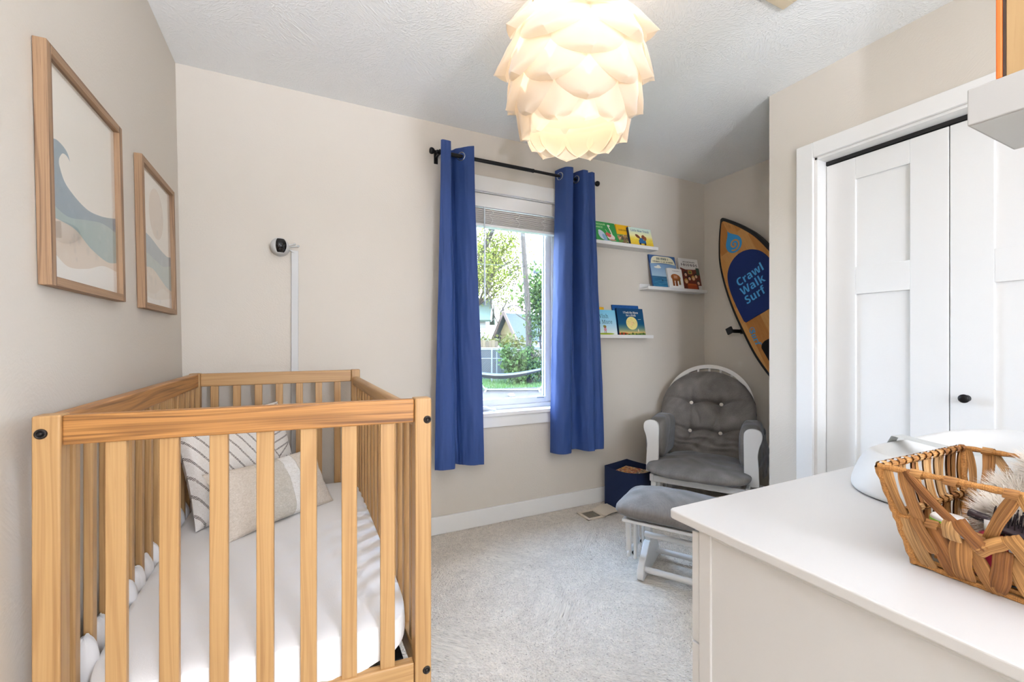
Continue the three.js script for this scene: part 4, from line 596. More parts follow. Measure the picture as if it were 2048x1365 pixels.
    const pk = grid(30, 16, (u, v) => { const z = lerp(-0.05, -0.37, u), y = lerp(0.585, 0.33, v), bul = 0.032 * Math.sin(u * Math.PI) * Math.pow(1 - v * 0.45, 1) + 0.006 * noise3.noise(u * 6, v * 6, s * 3); return [s * (0.338 + bul * (0.5 + 0.8 * sstep(v, 0.1, 0.5))), y - 0.012 * Math.sin(u * 3.1), z, u * 0.4, v * 0.3]; });
    obj('side_pocket', pk, phyDouble(M.suede), t);
  }
}
function phyDouble(m) { if (!phyDouble.c) { phyDouble.c = m.clone(); phyDouble.c.side = THREE.DoubleSide; } return phyDouble.c; }
{
  const c0 = [1.632, -1.535], F = [-0.847, 0.531], Wd = [0.531, 0.847], o = [c0[0] + F[0] * 0.098 + Wd[0] * 0.02, c0[1] + F[1] * 0.098 + Wd[1] * 0.02];
  const t = thing('glider_ottoman', 'grey cushioned gliding footstool on a white wooden base', 'footstool', [o[0], 0, o[1]], TH), W = M.white;
  obj('seat_cushion', cushion(0.475, 0.36, 0.10, { p: 7, dome: 0.016, wr: 0.004, s: 6, e: 2.4 }).translate(0, 0.374, 0), M.suede, t);
  obj('seat_board', rb(-0.20, 0.20, 0.318, 0.332, -0.15, 0.15, 0.004), W, t);
  for (const s of [-1, 1]) {
    obj('foot', (() => { const sh = new THREE.Shape(); sh.moveTo(-0.17, 0); sh.lineTo(0.13, 0); sh.quadraticCurveTo(0.145, 0.0, 0.14, 0.03); sh.quadraticCurveTo(0.125, 0.075, 0.09, 0.085); sh.lineTo(0.02, 0.135); sh.lineTo(-0.06, 0.135); sh.lineTo(-0.14, 0.085); sh.quadraticCurveTo(-0.175, 0.06, -0.17, 0); return new THREE.ExtrudeGeometry(sh, { depth: 0.024, bevelEnabled: true, bevelSize: 0.004, bevelThickness: 0.004, bevelSegments: 2 }).translate(0, 0.004, -0.012).rotateY(-Math.PI / 2).translate(s * 0.15, 0, -0.115); })(), W, t);
    obj('post', rb(s * 0.15 - 0.014, s * 0.15 + 0.014, 0.10, 0.30, -0.16, -0.115, 0.005, 'y'), W, t);
    obj('post_cap', rb(s * 0.15 - 0.016, s * 0.15 + 0.016, 0.275, 0.30, -0.21, -0.02, 0.005, 'z'), W, t);
    obj('hanger', rb(s * 0.215 - 0.009, s * 0.215 + 0.009, 0.085, 0.115, -0.20, 0.0, 0.012, 'z'), W, t);
    for (const z of [-0.17, -0.025]) {
      obj('swing_arm', rb(s * 0.185 - 0.007, s * 0.185 + 0.007, 0.08, 0.30, z - 0.02, z + 0.02, 0.007, 'y'), W, t);
      obj('hanging_strut', bar(V(s * 0.218, 0.10, z), V(s * 0.222, 0.322, z + 0.01), 0.026, 0.012, 0.004), W, t);
      for (const y of [0.105, 0.275]) obj('bolt', [cyl(0.0105, 0.0105, 0.006, 16).rotateZ(Math.PI / 2).translate(s * 0.194, y, z), cyl(0.006, 0.006, 0.012, 6).rotateZ(Math.PI / 2).translate(s * 0.196, y, z)], M.darkBolt, t);
    }
  }
  for (const [y, z, r] of [[0.285, 0.075, 0.013], [0.195, 0.05, 0.014], [0.045, 0.10, 0.0145], [0.045, -0.13, 0.0135]]) obj('dowel', rod(V(-0.15, y, z - 0.11), V(0.15, y, z - 0.11), r, 16), W, t);
}
// ------------------------------------------------------------------ navy felt bin with books, floor vent
{
  const S = 0.13, T = 0.006, Hh = 0.275, t = thing('storage_bin', 'navy blue felt storage bin standing by the wall beside the glider chair', 'bin', [2.085, 0, -2.345], R(14));
  const wall = (x0, x1, z0, z1, dip) => { const g = new THREE.BoxGeometry(x1 - x0, Hh, z1 - z0, x1 - x0 > 0.1 ? 16 : 1, 8, z1 - z0 > 0.1 ? 16 : 1).translate((x0 + x1) / 2, Hh / 2, (z0 + z1) / 2), p = g.attributes.position; for (let i = 0; i < p.count; i++) { const k = p.getY(i) / Hh, a = (x1 - x0 > 0.1 ? p.getX(i) : p.getZ(i)) / S, bow = (1 - a * a) * k; p.setY(i, p.getY(i) - dip * bow * k); const q = 0.010 * bow; if (x1 - x0 > 0.1) p.setZ(i, p.getZ(i) + Math.sign(z0) * q); else p.setX(i, p.getX(i) + Math.sign(x0) * q); } g.computeVertexNormals(); return uvBox(g); };
  obj('side_panel', wall(-S, -S + T, -S, S, 0.012), M.navyFelt, t); obj('side_panel', wall(S - T, S, -S, S, 0.008), M.navyFelt, t); obj('side_panel', wall(-S, S, S - T, S, 0.012), M.navyFelt, t); obj('side_panel', wall(-S, S, -S, -S + T, 0.006), M.navyFelt, t); obj('bottom_panel', rb(-S, S, 0, T, -S, S, 0.001), M.navyFelt, t);
  const cover = draw(256, 320, (x, w, h) => { x.fillStyle = '#d7b48a'; x.fillRect(0, 0, w, h); const r = rng(14); for (let i = 0; i < 240; i++) blob(x, r() * w, r() * h * 0.62, 4 + r() * 15, 3 + r() * 10, ['#c9622a', '#e0a040', '#7a4030', '#e8d8b0', '#a83a2a'][Math.floor(r() * 5)], r() * 3); for (let i = 0; i < 160; i++) blob(x, r() * w, h * 0.6 + r() * h * 0.4, 3 + r() * 9, 3 + r() * 6, ['#7a8a4a', '#e8e0c8', '#4a4a6a', '#c8a070'][Math.floor(r() * 4)]); });
  const inBin = (label, w, d, y, th, rot, col, art, tip = 0, dx = 0, dz = 0) => { const b = thing('picture_book', label, 'book', [2.085 + dx, y, -2.345 + dz], R(14) + rot, null); delete b.userData.group; b.rotation.z = tip; obj('cover', [rb(-w / 2, w / 2, th - 0.0025, th, -d / 2, d / 2, 0.0008), rb(-w / 2, w / 2, 0, 0.0025, -d / 2, d / 2, 0.0008), rb(-w / 2, -w / 2 + 0.0025, 0, th, -d / 2, d / 2, 0.0008)], std({ color: col, roughness: 0.5 }), b); obj('pages', rb(-w / 2 + 0.003, w / 2 - 0.003, 0.0025, th - 0.0025, -d / 2 + 0.003, d / 2 - 0.003, 0.0005), std({ color: 0xe9dcc4, roughness: 0.9 }), b); if (art) obj('cover_print', new THREE.PlaneGeometry(w - 0.002, d - 0.002).rotateX(-Math.PI / 2).translate(0, th + 0.0004, 0), std({ map: art, roughness: 0.45 }), b); };
  inBin('thick tan book lying at the bottom of the stack in the navy bin', 0.19, 0.215, 0.008, 0.18, 0.02, 0xb08a60, null); inBin('tan book lying just under the orange patterned book in the bin', 0.20, 0.21, 0.19, 0.036, -0.08, 0xd0a878, null); inBin('orange patterned picture book on top of the stack in the navy bin', 0.175, 0.21, 0.2272, 0.012, 0.12, 0x8a4a34, cover, 0, 0.012, 0.01);
}
{
  const v = thing('floor_vent', 'beige floor vent with a ribbed plastic deflector beside the navy bin', 'vent', [1.655, 0, -2.39]), mt = std({ color: 0xd9cbb6, roughness: 0.5 });
  const x0 = 0, x1 = 0.235, z0 = 0.0, z1 = 0.135; obj('vent_frame', [rb(x0, 0.135, 0, 0.008, z0, z0 + 0.022, 0.002), rb(x0, 0.135, 0, 0.008, z1 - 0.022, z1, 0.002), rb(x0, 0.02, 0, 0.008, z0, z1, 0.002), rb(0.115, 0.135, 0, 0.008, z0, z1, 0.002)], mt, v);
  obj('dark_backing', rb(0.018, 0.118, 0.0004, 0.002, z0 + 0.02, z1 - 0.02, 0.0005), M.black, v);  // flat black sheet under the slats; dark hollow put into its colour
  for (let i = 0; i < 8; i++) obj('slat', rb(0.022 + i * 0.0122, 0.0265 + i * 0.0122, 0.002, 0.007, z0 + 0.02, z1 - 0.02, 0.001, 'z'), std({ color: 0x9a917f, roughness: 0.5 }), v);
  obj('deflector', grid(24, 40, (u, w) => { const k = u; return [0.13 + 0.125 * k, 0.009 + 0.016 * Math.sin(k * Math.PI * 0.62) + 0.0012 * Math.abs(Math.sin(w * 40)), lerp(z0 - 0.004 * k, z1 + 0.012 * k, w)]; }), std({ color: 0xdacdba, roughness: 0.45, side: THREE.DoubleSide }), v);
}
// ------------------------------------------------------------------ dresser with changing tray and basket
const DT = 0.79, DX0 = 0.70, DX1 = 2.0, DZa = -0.669, DZb = -0.11;
{
  const t = thing('dresser', 'white dresser with a framed side panel and a thin overhanging top', 'dresser', [0, 0, 0]), W = M.dresser, bx0 = 0.71, bx1 = 1.985, zf = -0.605, zb = -0.125;
  obj('top_board', (() => { const sh = new THREE.Shape(), r = 0.012; sh.moveTo(DX0 + r, DZa); sh.lineTo(DX1 - r, DZa); sh.quadraticCurveTo(DX1, DZa, DX1, DZa + r); sh.lineTo(DX1, DZb - r); sh.quadraticCurveTo(DX1, DZb, DX1 - r, DZb); sh.lineTo(DX0 + r, DZb); sh.quadraticCurveTo(DX0, DZb, DX0, DZb - r); sh.lineTo(DX0, DZa + r); sh.quadraticCurveTo(DX0, DZa, DX0 + r, DZa); return new THREE.ExtrudeGeometry(sh, { depth: 0.012, bevelEnabled: true, bevelSize: 0.003, bevelThickness: 0.003, bevelSegments: 3 }).rotateX(Math.PI / 2).translate(0, DT - 0.003, 0); })(), W, t);
  obj('top_moulding', rb(bx0 + 0.002, bx1 - 0.002, DT - 0.03, DT - 0.0185, zf + 0.002, zb - 0.002, 0.002), W, t);
  for (const [x0, x1] of [[bx0, bx0 + 0.03], [bx1 - 0.03, bx1]]) for (const [z0, z1] of [[zf, zf + 0.028], [zb - 0.05, zb]]) obj('leg', rb(x0, x1, 0, DT - 0.0185, z0, z1, 0.0025, 'y'), W, t);
  obj('side_panel', rb(bx0 + 0.0035, bx0 + 0.012, 0.10, DT - 0.0185, zf + 0.026, zb - 0.048, 0.001), W, t); obj('side_panel', rb(bx1 - 0.02, bx1 - 0.009, 0.10, DT - 0.0185, zf + 0.026, zb - 0.048, 0.001), W, t);
  obj('bottom_rail', rb(bx0 + 0.004, bx0 + 0.024, 0.06, 0.12, zf + 0.026, zb - 0.048, 0.002), W, t);
  obj('back_panel', rb(bx0 + 0.02, bx1 - 0.02, 0.1, DT - 0.02, zb - 0.02, zb - 0.008, 0.001), W, t); obj('bottom_panel', rb(bx0 + 0.02, bx1 - 0.02, 0.09, 0.105, zf + 0.02, zb - 0.02, 0.001), W, t);
  for (let r = 0; r < 3; r++) for (let c = 0; c < 2; c++) { const w = (bx1 - bx0 - 0.009) / 2, x = bx0 + 0.003 + c * (w + 0.003), y = 0.095 + r * 0.223; const d = obj('drawer', rb(x, x + w, y, y + 0.219, zf - 0.019, zf - 0.001, 0.002), W, t); for (const k of [0.25, 0.75]) obj('knob', lathe([[0, 0], [0.007, 0], [0.006, 0.012], [0.014, 0.02], [0.014, 0.026], [0, 0.028]], 20).rotateX(-Math.PI / 2).translate(x + w * k, y + 0.11, zf - 0.019), W, d); }
}
{ // moulded changing tray: plan oval with rounded corners, high ends
  const L = 0.80, Wd = 0.43, t = thing('changing_tray', 'white moulded baby changing tray with a strap on the dresser', 'changing tray', [1.15 + L / 2 - 0.02, DT, -0.415]);
  const P = (a, k) => { const e = 3.0, c = Math.cos(a), s = Math.sin(a), q = 1 / Math.pow(Math.pow(Math.abs(c), e) + Math.pow(Math.abs(s), e), 1 / e); return [c * q * k * L / 2, s * q * k * Wd / 2]; };
  const rim = (x) => 0.078 + 0.022 * Math.pow(Math.abs(x) / (L / 2), 2.2);
  const prof = [[0.94, 0.0], [0.985, 0.004], [0.992, 0.018], [0.97, 0.045], [0.93, 0.075], [0.885, 0.096], [0.85, 0.1], [0.81, 0.092], [0.74, 0.066], [0.6, 0.044], [0.4, 0.034], [0.2, 0.03], [0.0, 0.029]];
  const pc = new THREE.SplineCurve(prof.map(([a, b]) => new THREE.Vector2(a, b)));
  obj('tray_shell', grid(120, 70, (u, v) => { const q = pc.getPoint(v), a = u * 2 * Math.PI, [x, z] = P(a, q.x); return [x, q.y / 0.1 * rim(x) * (q.x < 0.6 && v > 0.5 ? 0.08 / rim(x) * 1.0 : lerp(1, 0.08 / rim(x), v > 0.5 ? sstep(1 - q.x, 0.1, 0.4) : 0)), z]; }, true), M.plastic, t);
  obj('bottom_edge', tube(Array.from({ length: 60 }, (_, i) => { const [x, z] = P(i / 60 * 2 * Math.PI, 0.965); return V(x, 0.003, z); }), 0.003, 120, 6, true), M.black, t);
  // strap lying across the near end from rim to rim
  obj('strap', grid(60, 4, (u, v) => { const zz = lerp(-0.197, 0.197, u), s = Math.abs(zz) / 0.215, xb = -0.06 - 0.03 * u + (v - 0.5) * 0.052; const y = (s > 0.84 ? lerp(0.098, 0.066, sstep(s, 0.84, 0.93)) : 0.098 - 0.016 * Math.sin(u * Math.PI)); return [xb, y, zz]; }), std({ color: 0xe9ebe8, roughness: 0.85, side: THREE.DoubleSide, bumpMap: scaleTex(weave, 1, 4), bumpScale: 0.001 }), t);
}
{ // woven basket: wire frame wrapped with water hyacinth
  const t = thing('woven_basket', 'brown woven water hyacinth basket of grooming things on the dresser corner', 'basket', [0, DT, 0]);
  const bot = [[0.868, -0.330], [1.052, -0.330], [1.052, -0.135], [0.868, -0.135]], top = [[0.815, -0.355], [1.098, -0.348], [1.098, -0.118], [0.815, -0.118]], Ht = 0.152;
  const cornerAt = (i, k) => { const a = bot[i % 4], b = top[i % 4]; return V(lerp(a[0], b[0], k), 0.004 + k * Ht, lerp(a[1], b[1], k)); };
  const wallAt = (i, s, k) => cornerAt(i, k).lerp(cornerAt(i + 1, k), s);
  const leafT = dataTex(256, 256, (x, y) => { const n = tn(x, y, 2, 60, 61) + 0.6 * tn(x, y, 3, 120, 62), b = tn(x, y, 5, 4, 63); const k = 46 * n + 30 * b; return [184 + k, 141 + k * 0.9, 90 + k * 0.7]; });
  const hy = [0xffffff, 0xe2cdb0, 0xfff2dc, 0xc8a884].map((c) => std({ map: leafT, color: c, roughness: 0.62, bumpMap: leafT, bumpScale: 0.0016 }));
  const cordM = std({ map: scaleTex(leafT, 6), color: 0xf2dcb8, roughness: 0.75, bumpMap: leafT, bumpScale: 0.001 });
  const rr = rng(77);
  const cord = (pts, r) => { const c = new THREE.CatmullRomCurve3(pts, false, 'catmullrom', 0.1), n = Math.ceil(c.getLength() / 0.0035); return grid(10, n, (u, v) => { const p = c.getPoint(v), tg = c.getTangent(v), s = Math.abs(tg.y) > 0.9 ? V(1, 0, 0) : V(0, 1, 0), q = tg.clone().cross(s).normalize(), w = tg.clone().cross(q), a = u * 2 * Math.PI, k = r * (1 + 0.16 * Math.sin(a * 2 + v * n * 0.9)); return [p.x + (q.x * Math.cos(a) + w.x * Math.sin(a)) * k, p.y + (q.y * Math.cos(a) + w.y * Math.sin(a)) * k, p.z + (q.z * Math.cos(a) + w.z * Math.sin(a)) * k, u, v * n * 0.02]; }, true); };
  for (let i = 0; i < 4; i++) { for (const [k, r] of [[1, 0.0042], [0.5, 0.0036], [0.0, 0.0036]]) { const g = cord([wallAt(i, 0, k), wallAt(i, 0.33, k), wallAt(i, 0.66, k), wallAt(i, 1, k)].map((p) => p.add(V((rr() - 0.5) * 0.002, (rr() - 0.5) * 0.003, (rr() - 0.5) * 0.002))), r); obj(k === 1 ? 'rim_cord' : 'frame_cord', g, cordM, t); } obj('corner_cord', cord([cornerAt(i, 0), cornerAt(i, 0.5), cornerAt(i, 1)], 0.0052), cordM, t); }
  // a strip from one place on the wall to another, bent round the cords at its ends
  const strip = (i, s0, k0, s1, k1, w, off, m) => {
    const a = wallAt(i, s0, k0), b = wallAt(i, s1, k1), u0 = cornerAt(i + 1, 0.5).sub(cornerAt(i, 0.5)).normalize(), up = wallAt(i, 0.5, 1).sub(wallAt(i, 0.5, 0)).normalize(), n = u0.clone().cross(up).normalize();
    const ctr = V(0.957, 0.08, -0.236); if (n.dot(a.clone().sub(ctr)) < 0) n.negate();
    const d = b.clone().sub(a), L = d.length(), dir = d.clone().normalize(), side = dir.clone().cross(n).normalize(), bow = 0.0015 + rr() * 0.002, wob = rr() * 6;
    const g = (sg) => grid(6, 22, (u, v) => { const q = (v * 1.0), e = Math.pow(Math.abs(q * 2 - 1), 6), c = (u * 2 - 1), ww = w * (k0 > 0.45 && k1 > 0.45 ? 0.31 : 0.37) * (1 - 0.2 * e + 0.06 * Math.sin(v * 9 + wob)), p = a.clone().addScaledVector(d, q).addScaledVector(side, c * ww + 0.0009 * Math.sin(v * 5 + wob)).addScaledVector(n, off + bow * Math.sin(q * Math.PI) - 0.0032 * e + 0.0012 * (1 - c * c) + sg * 0.0011 + 0.0008 * Math.sin(c * 8 + wob)); return [p.x, p.y, p.z, v * L * 4, u * 0.22 + wob]; });
    const f = g(1), bk2 = g(-1), ix = bk2.index.array; for (let q = 0; q < ix.length; q += 3) { const z = ix[q]; ix[q] = ix[q + 1]; ix[q + 1] = z; } bk2.computeVertexNormals();
    obj('woven_strip', [f, bk2], hy[m ?? Math.floor(rr() * 4)], t);
  };
  const loop = (i, s, k, w, m) => { const c = wallAt(i, s, k), u0 = cornerAt(i + 1, k).sub(cornerAt(i, k)).normalize(), R0 = 0.0066; const q = V(0, 1, 0), n = u0.clone().cross(q).normalize(); obj('wrap', grid(18, 4, (u, v) => { const a = u * 2 * Math.PI, p = c.clone().addScaledVector(u0, (v - 0.5) * w + 0.001 * Math.sin(a * 2)).addScaledVector(q, Math.sin(a) * R0).addScaledVector(n, Math.cos(a) * R0); return [p.x, p.y, p.z, v * 0.3, u * 0.4]; }, true), hy[m ?? Math.floor(rr() * 4)], t); };
  // short walls: close rows of upright strips in two bands
  for (const i of [0, 2]) for (const [k0, k1, n] of [[0.5, 1, 13], [0, 0.5, 12]]) for (let j = 0; j < n; j++) { const s = (j + 0.55) / (n + 0.1); strip(i, clamp(s + (rr() - 0.5) * 0.02, 0.03, 0.97), k0 - 0.02, clamp(s + (rr() - 0.4) * 0.035, 0.03, 0.97), k1 + 0.015, 0.0175 + rr() * 0.004, (j % 2) * 0.003); loop(i, s, k1, 0.0105); }
  // long walls: open zigzag above, dense zigzag below
  for (const i of [1, 3]) {
    const F = (s) => (i === 3 ? 1 - s : s);
    for (const [sa, ka, sb, kb, w, o] of [[0.14, 1.02, 0.13, 0.46, 0.025, 0.002], [0.15, 1.02, 0.40, 0.48, 0.021, 0.006], [0.62, 1.02, 0.46, 0.48, 0.022, 0.002], [0.64, 1.02, 0.80, 0.47, 0.024, 0.005], [0.04, 0.98, 0.05, 0.5, 0.016, 0.001], [0.97, 1, 0.95, 0.5, 0.016, 0.001]]) strip(i, F(sa), ka, F(sb), kb, w, o);
    for (const [sa, ka, sb, kb, w, o] of [[0.05, 0.53, 0.10, -0.02, 0.026, 0.001], [0.12, 0.54, 0.17, 0.20, 0.022, 0.006], [0.20, 0.50, 0.27, -0.02, 0.036, 0.002], [0.33, 0.64, 0.30, 0.42, 0.026, 0.008], [0.36, 0.66, 0.47, 0.40, 0.026, 0.010], [0.34, 0.46, 0.31, 0.04, 0.031, 0.007], [0.38, 0.42, 0.47, -0.02, 0.026, 0.004], [0.56, 0.58, 0.40, 0.38, 0.024, 0.009], [0.54, 0.46, 0.47, 0.02, 0.027, 0.006], [0.56, 0.42, 0.68, -0.02, 0.031, 0.003], [0.58, 0.64, 0.70, 0.38, 0.030, 0.010], [0.86, 0.56, 0.62, 0.36, 0.024, 0.007], [0.78, 0.50, 0.73, 0.02, 0.032, 0.008], [0.82, 0.46, 0.92, -0.02, 0.027, 0.004], [0.96, 0.52, 0.93, 0.0, 0.020, 0.002]]) strip(i, F(sa), ka, F(sb), kb, w, o);
    for (const s of [0.14, 0.40, 0.64, 0.8]) loop(i, s, 1, 0.0135); for (const s of [0.05, 0.2, 0.36, 0.56, 0.8]) loop(i, s, 0.5, 0.0145);
  }
  // woven floor
  for (let j = 0; j < 8; j++) { const x = lerp(0.875, 1.045, (j + 0.5) / 8); obj('floor_strip', rb(x - 0.0105, x + 0.0105, 0.0012, 0.004, -0.325, -0.14, 0.001, 'z', j), hy[j % 4], t); }
  obj('loose_rod', [rod(V(0.872, 0.012, -0.315), V(0.872, 0.01, -0.145), 0.003, 8), rod(V(0.88, 0.02, -0.31), V(0.878, 0.017, -0.14), 0.003, 8)], cordM, t);
}
{ // what is in the basket
  const y0 = DT + 0.006;
  const jar = thing('cream_jar', 'clear jar with a white and green lid in the basket', 'jar', [0.898, y0, -0.300]);
  obj('jar_body', lathe([[0, 0], [0.018, 0], [0.02, 0.004], [0.02, 0.055], [0.018, 0.06], [0, 0.06]], 28), phy({ color: 0xdfe5e6, roughness: 0.12, transmission: 0.5, thickness: 0 }), jar); obj('lid', lathe([[0, 0.0605], [0.0205, 0.0605], [0.0215, 0.063], [0.0215, 0.073], [0.019, 0.076], [0, 0.076]], 28), M.white, jar); obj('lid_band', lathe([[0.0216, 0.066], [0.0221, 0.066], [0.0221, 0.071], [0.0216, 0.071]], 28), std({ color: 0x8fd13a, roughness: 0.5 }), jar);
  const red = thing('shampoo_bottle', 'dark red bottle lying low inside the basket', 'bottle', [0.908, y0 + 0.001, -0.256]);
  obj('bottle_body', lathe([[0, 0], [0.018, 0], [0.021, 0.004], [0.021, 0.052], [0.014, 0.062], [0.008, 0.066], [0, 0.066]], 24), std({ color: 0x9a1f3c, roughness: 0.3 }), red); obj('cap', lathe([[0, 0.0665], [0.009, 0.0665], [0.009, 0.082], [0, 0.083]], 20), M.white, red);
  const pack = thing('wipes_packet', 'blue and white soft packet standing at the near end of the basket', 'packet', [0.908, y0, -0.195]);
  const pt = draw(256, 256, (x, w, h) => { x.fillStyle = '#c9d3da'; x.fillRect(0, 0, w, h); x.fillStyle = '#1f62ac'; for (let i = 0; i < 5; i++) x.fillRect(0, 20 + i * 52, w, 22); const r = rng(3); for (let i = 0; i < 60; i++) { x.fillStyle = ['#2a78c4', '#8fa9bd', '#b08a6a'][i % 3]; x.fillRect(r() * w, r() * h, 34, 12); } });
  obj('packet_body', (() => { const [f, b] = pillowGeo(0.09, 0.066, 0.03, { n: 20, pinch: 0.03 }); for (const g of [f, b]) { g.rotateY(R(-70)); g.translate(0, 0.034, 0); } return [f, b]; })(), std({ map: scaleTex(pt, 1 / 0.09, 1 / 0.066), roughness: 0.35 }), pack);
  // white shaggy brush head
  const fluff = thing('fluffy_duster', 'fluffy white hair brush head poking out of the basket', 'brush', [0.985, y0 + 0.008, -0.240]);
  const core = []; const cpos = [[0, 0.045, 0, 0.044], [0.035, 0.085, -0.015, 0.04], [-0.035, 0.07, -0.01, 0.036], [0.052, 0.13, 0.012, 0.034]];
  for (const [x, y, z, r] of cpos) core.push(new THREE.SphereGeometry(r * 0.8, 20, 14).translate(x, y, z));
  obj('core', core, std({ color: 0xdccfbe, roughness: 1 }), fluff);
  { const r = rng(41), n = 7000, hair = new THREE.ConeGeometry(0.0007, 0.03, 3, 1, true).translate(0, 0.015, 0), im = new THREE.InstancedMesh(hair, std({ color: 0xf1e6d8, roughness: 0.9 }), n), m = new THREE.Matrix4(), q = new THREE.Quaternion(), e = V(); im.name = 'fur'; im.userData.kind = 'stuff';
    for (let i = 0; i < n; i++) { const [x, y, z, rad] = cpos[i % 4]; const d = V(r() - 0.5, r() - 0.5, r() - 0.5).normalize(), p = V(x, y, z).addScaledVector(d, rad * 0.74); if (p.y < 0.004) p.y = 0.004; d.add(V((r() - 0.5) * 0.8, (r() - 0.3) * 0.5, (r() - 0.5) * 0.8)).normalize(); if (p.y < 0.03) d.y = Math.abs(d.y); q.setFromUnitVectors(V(0, 1, 0), d); m.compose(p, q, V(1, 0.5 + r() * 0.6, 1)); im.setMatrixAt(i, m); } im.castShadow = im.receiveShadow = true; fluff.add(im); }
  const hb = thing('hair_brush', 'hair brush with stiff black bristles lying on the things in the basket', 'brush', [0.905, DT + 0.082, -0.222], R(80)); hb.rotation.z = 0.12;
  obj('brush_body', [(() => { const g = new THREE.SphereGeometry(1, 24, 12).scale(0.042, 0.008, 0.021); return g; })(), rod(V(0.035, 0, 0), V(0.062, 0.002, 0), 0.0065, 12)], std({ color: 0x2b1c22, roughness: 0.4 }), hb);
  const br = []; const r2 = rng(4); for (let i = 0; i < 11; i++) for (let j = 0; j < 5; j++) { const x = -0.034 + i * 0.0068, z = -0.014 + j * 0.007; if ((x / 0.04) ** 2 + (z / 0.019) ** 2 > 1) continue; br.push(rod(V(x, 0.004, z), V(x + (r2() - 0.5) * 0.004, 0.026, z + (r2() - 0.5) * 0.004), 0.0008, 5)); } const bo = obj('bristles', br, std({ color: 0x1a1016, roughness: 0.5 }), hb); bo.userData.kind = 'stuff';
  const cl = thing('nail_clipper', 'small chrome nail clipper resting against the back of the basket', 'clipper', [1.07, y0, -0.29], R(86)); cl.rotation.z = 0; 
  obj('lever', rb(-0.004, 0.004, 0.004, 0.062, -0.0015, 0.0015, 0.001), M.steel, cl); obj('jaw', [rb(-0.006, 0.006, 0, 0.066, 0.003, 0.005, 0.001), rb(-0.006, 0.006, 0.06, 0.068, -0.003, 0.005, 0.001)], M.steel, cl);
}
// ------------------------------------------------------------------ small shelf high on the right, a board stands on it
{
  const s = thing('floating_shelf', 'thick white floating shelf at the upper right above the dresser', 'shelf', [1.066, 1.524, -0.3326]);
  obj('shelf_board', rb(0, 0.215, 0, 0.065, 0, 0.2326, 0.0025), std({ color: 0xb6b4b0, roughness: 0.45 }), s); obj('underside_sheet', rb(0.004, 0.211, -0.0008, 0, 0.004, 0.23, 0.0003), std({ color: 0xd6d5d1, roughness: 0.45 }), s);  // thin paler sheet covering nearly the whole underside
  const b = thing('wooden_board', 'pale wooden board with an orange edge standing on the floating shelf', 'board', [1.0685, 1.589, -0.2985]); b.rotation.x = 0.0;
  obj('wood_face', rb(0.002, 0.012, 0, 0.62, 0.012, 0.165, 0.0015, 'y'), M.maple, b);
  obj('orange_edge', rb(0.0, 0.016, 0, 0.62, 0, 0.0085, 0.003, 'y'), std({ color: 0xe8762a, roughness: 0.5 }), b); obj('orange_edge', rb(0.0, 0.016, 0, 0.62, 0.169, 0.176, 0.003, 'y'), std({ color: 0xe8762a, roughness: 0.5 }), b);
  obj('dark_inlay', [rb(0.001, 0.014, 0, 0.62, 0.0085, 0.0122, 0.0005, 'y'), rb(0.001, 0.014, 0, 0.62, 0.165, 0.169, 0.0005, 'y')], std({ color: 0x3a2416, roughness: 0.6 }), b);
}
// ------------------------------------------------------------------ the garden
const GY = -0.4, rg = rng(99);
const grassTex = dataTex(512, 512, (x, y) => { const n = tn(x, y, 80, 80, 71) + 0.6 * tn(x, y, 30, 30, 72), b = tn(x, y, 5, 5, 73); const k = 26 * n + 12 * b; return [40 + k * 0.8, 62 + k * 0.8, 22 + k * 0.5]; });
const dirtTex = dataTex(256, 256, (x, y) => { const k = 26 * tn(x, y, 40, 40, 75) + 16 * tn(x, y, 9, 9, 76); return [44 + k * 0.6, 37 + k * 0.6, 31 + k * 0.6]; });
struct('ground', uvBox(new THREE.BoxGeometry(90, 0.2, 70).translate(10, GY - 0.1, -37.9)), std({ map: scaleTex(grassTex, 0.7), roughness: 1 }), scene, 'green lawn of the garden outside');
{ const sh = new THREE.Shape(); const pts = [[3.4, -11.2], [5.0, -12.7], [6.2, -12.9], [7.6, -12.6], [9.6, -12.1], [10, -8.6], [7, -8.4], [4.8, -9.6]]; sh.moveTo(pts[0][0], -pts[0][1]); sh.splineThru(pts.slice(1).map(([a, b]) => new THREE.Vector2(a, -b))); struct('path', new THREE.ExtrudeGeometry(sh, { depth: 0.02, bevelEnabled: false }).rotateX(-Math.PI / 2).translate(0, GY, 0), std({ map: scaleTex(dirtTex, 0.8), roughness: 1 }), scene, 'bare brown earth under the hammock'); }
{ const n = 9000, bl = new THREE.ConeGeometry(0.011, 0.11, 3, 1, true).translate(0, 0.05, 0), im = new THREE.InstancedMesh(bl, std({ color: 0x36511d, roughness: 0.9 }), n), m = new THREE.Matrix4(), q = new THREE.Quaternion(), c = new THREE.Color(); im.name = 'grass';
  for (let i = 0; i < n; i++) { const u = rg(), v = rg(), d = 13.2 + 5.5 * v, off = (u - 0.5) * 6; const x = d * 0.4418 + off * 0.897 + 0.3, z = -d * 0.897 + off * 0.4418; q.setFromEuler(new THREE.Euler((rg() - 0.5) * 0.9, rg() * 6, (rg() - 0.5) * 0.9)); m.compose(V(x, GY, z), q, V(1, 0.4 + rg() * 0.8, 1)); if (z > -12.95 + 0.25 * Math.sin(x * 2) && x < 9.6) m.makeScale(0.001, 0.001, 0.001).setPosition(x, GY - 0.05, z); im.setMatrixAt(i, m); im.setColorAt(i, c.setRGB(0.7 + rg() * 0.5, 0.8 + rg() * 0.4, 0.6 + rg() * 0.5)); }
  im.castShadow = im.receiveShadow = true; scene.add(tag(im, 'short green grass on the lawn behind the hammock', 'grass', null, 'stuff')); }
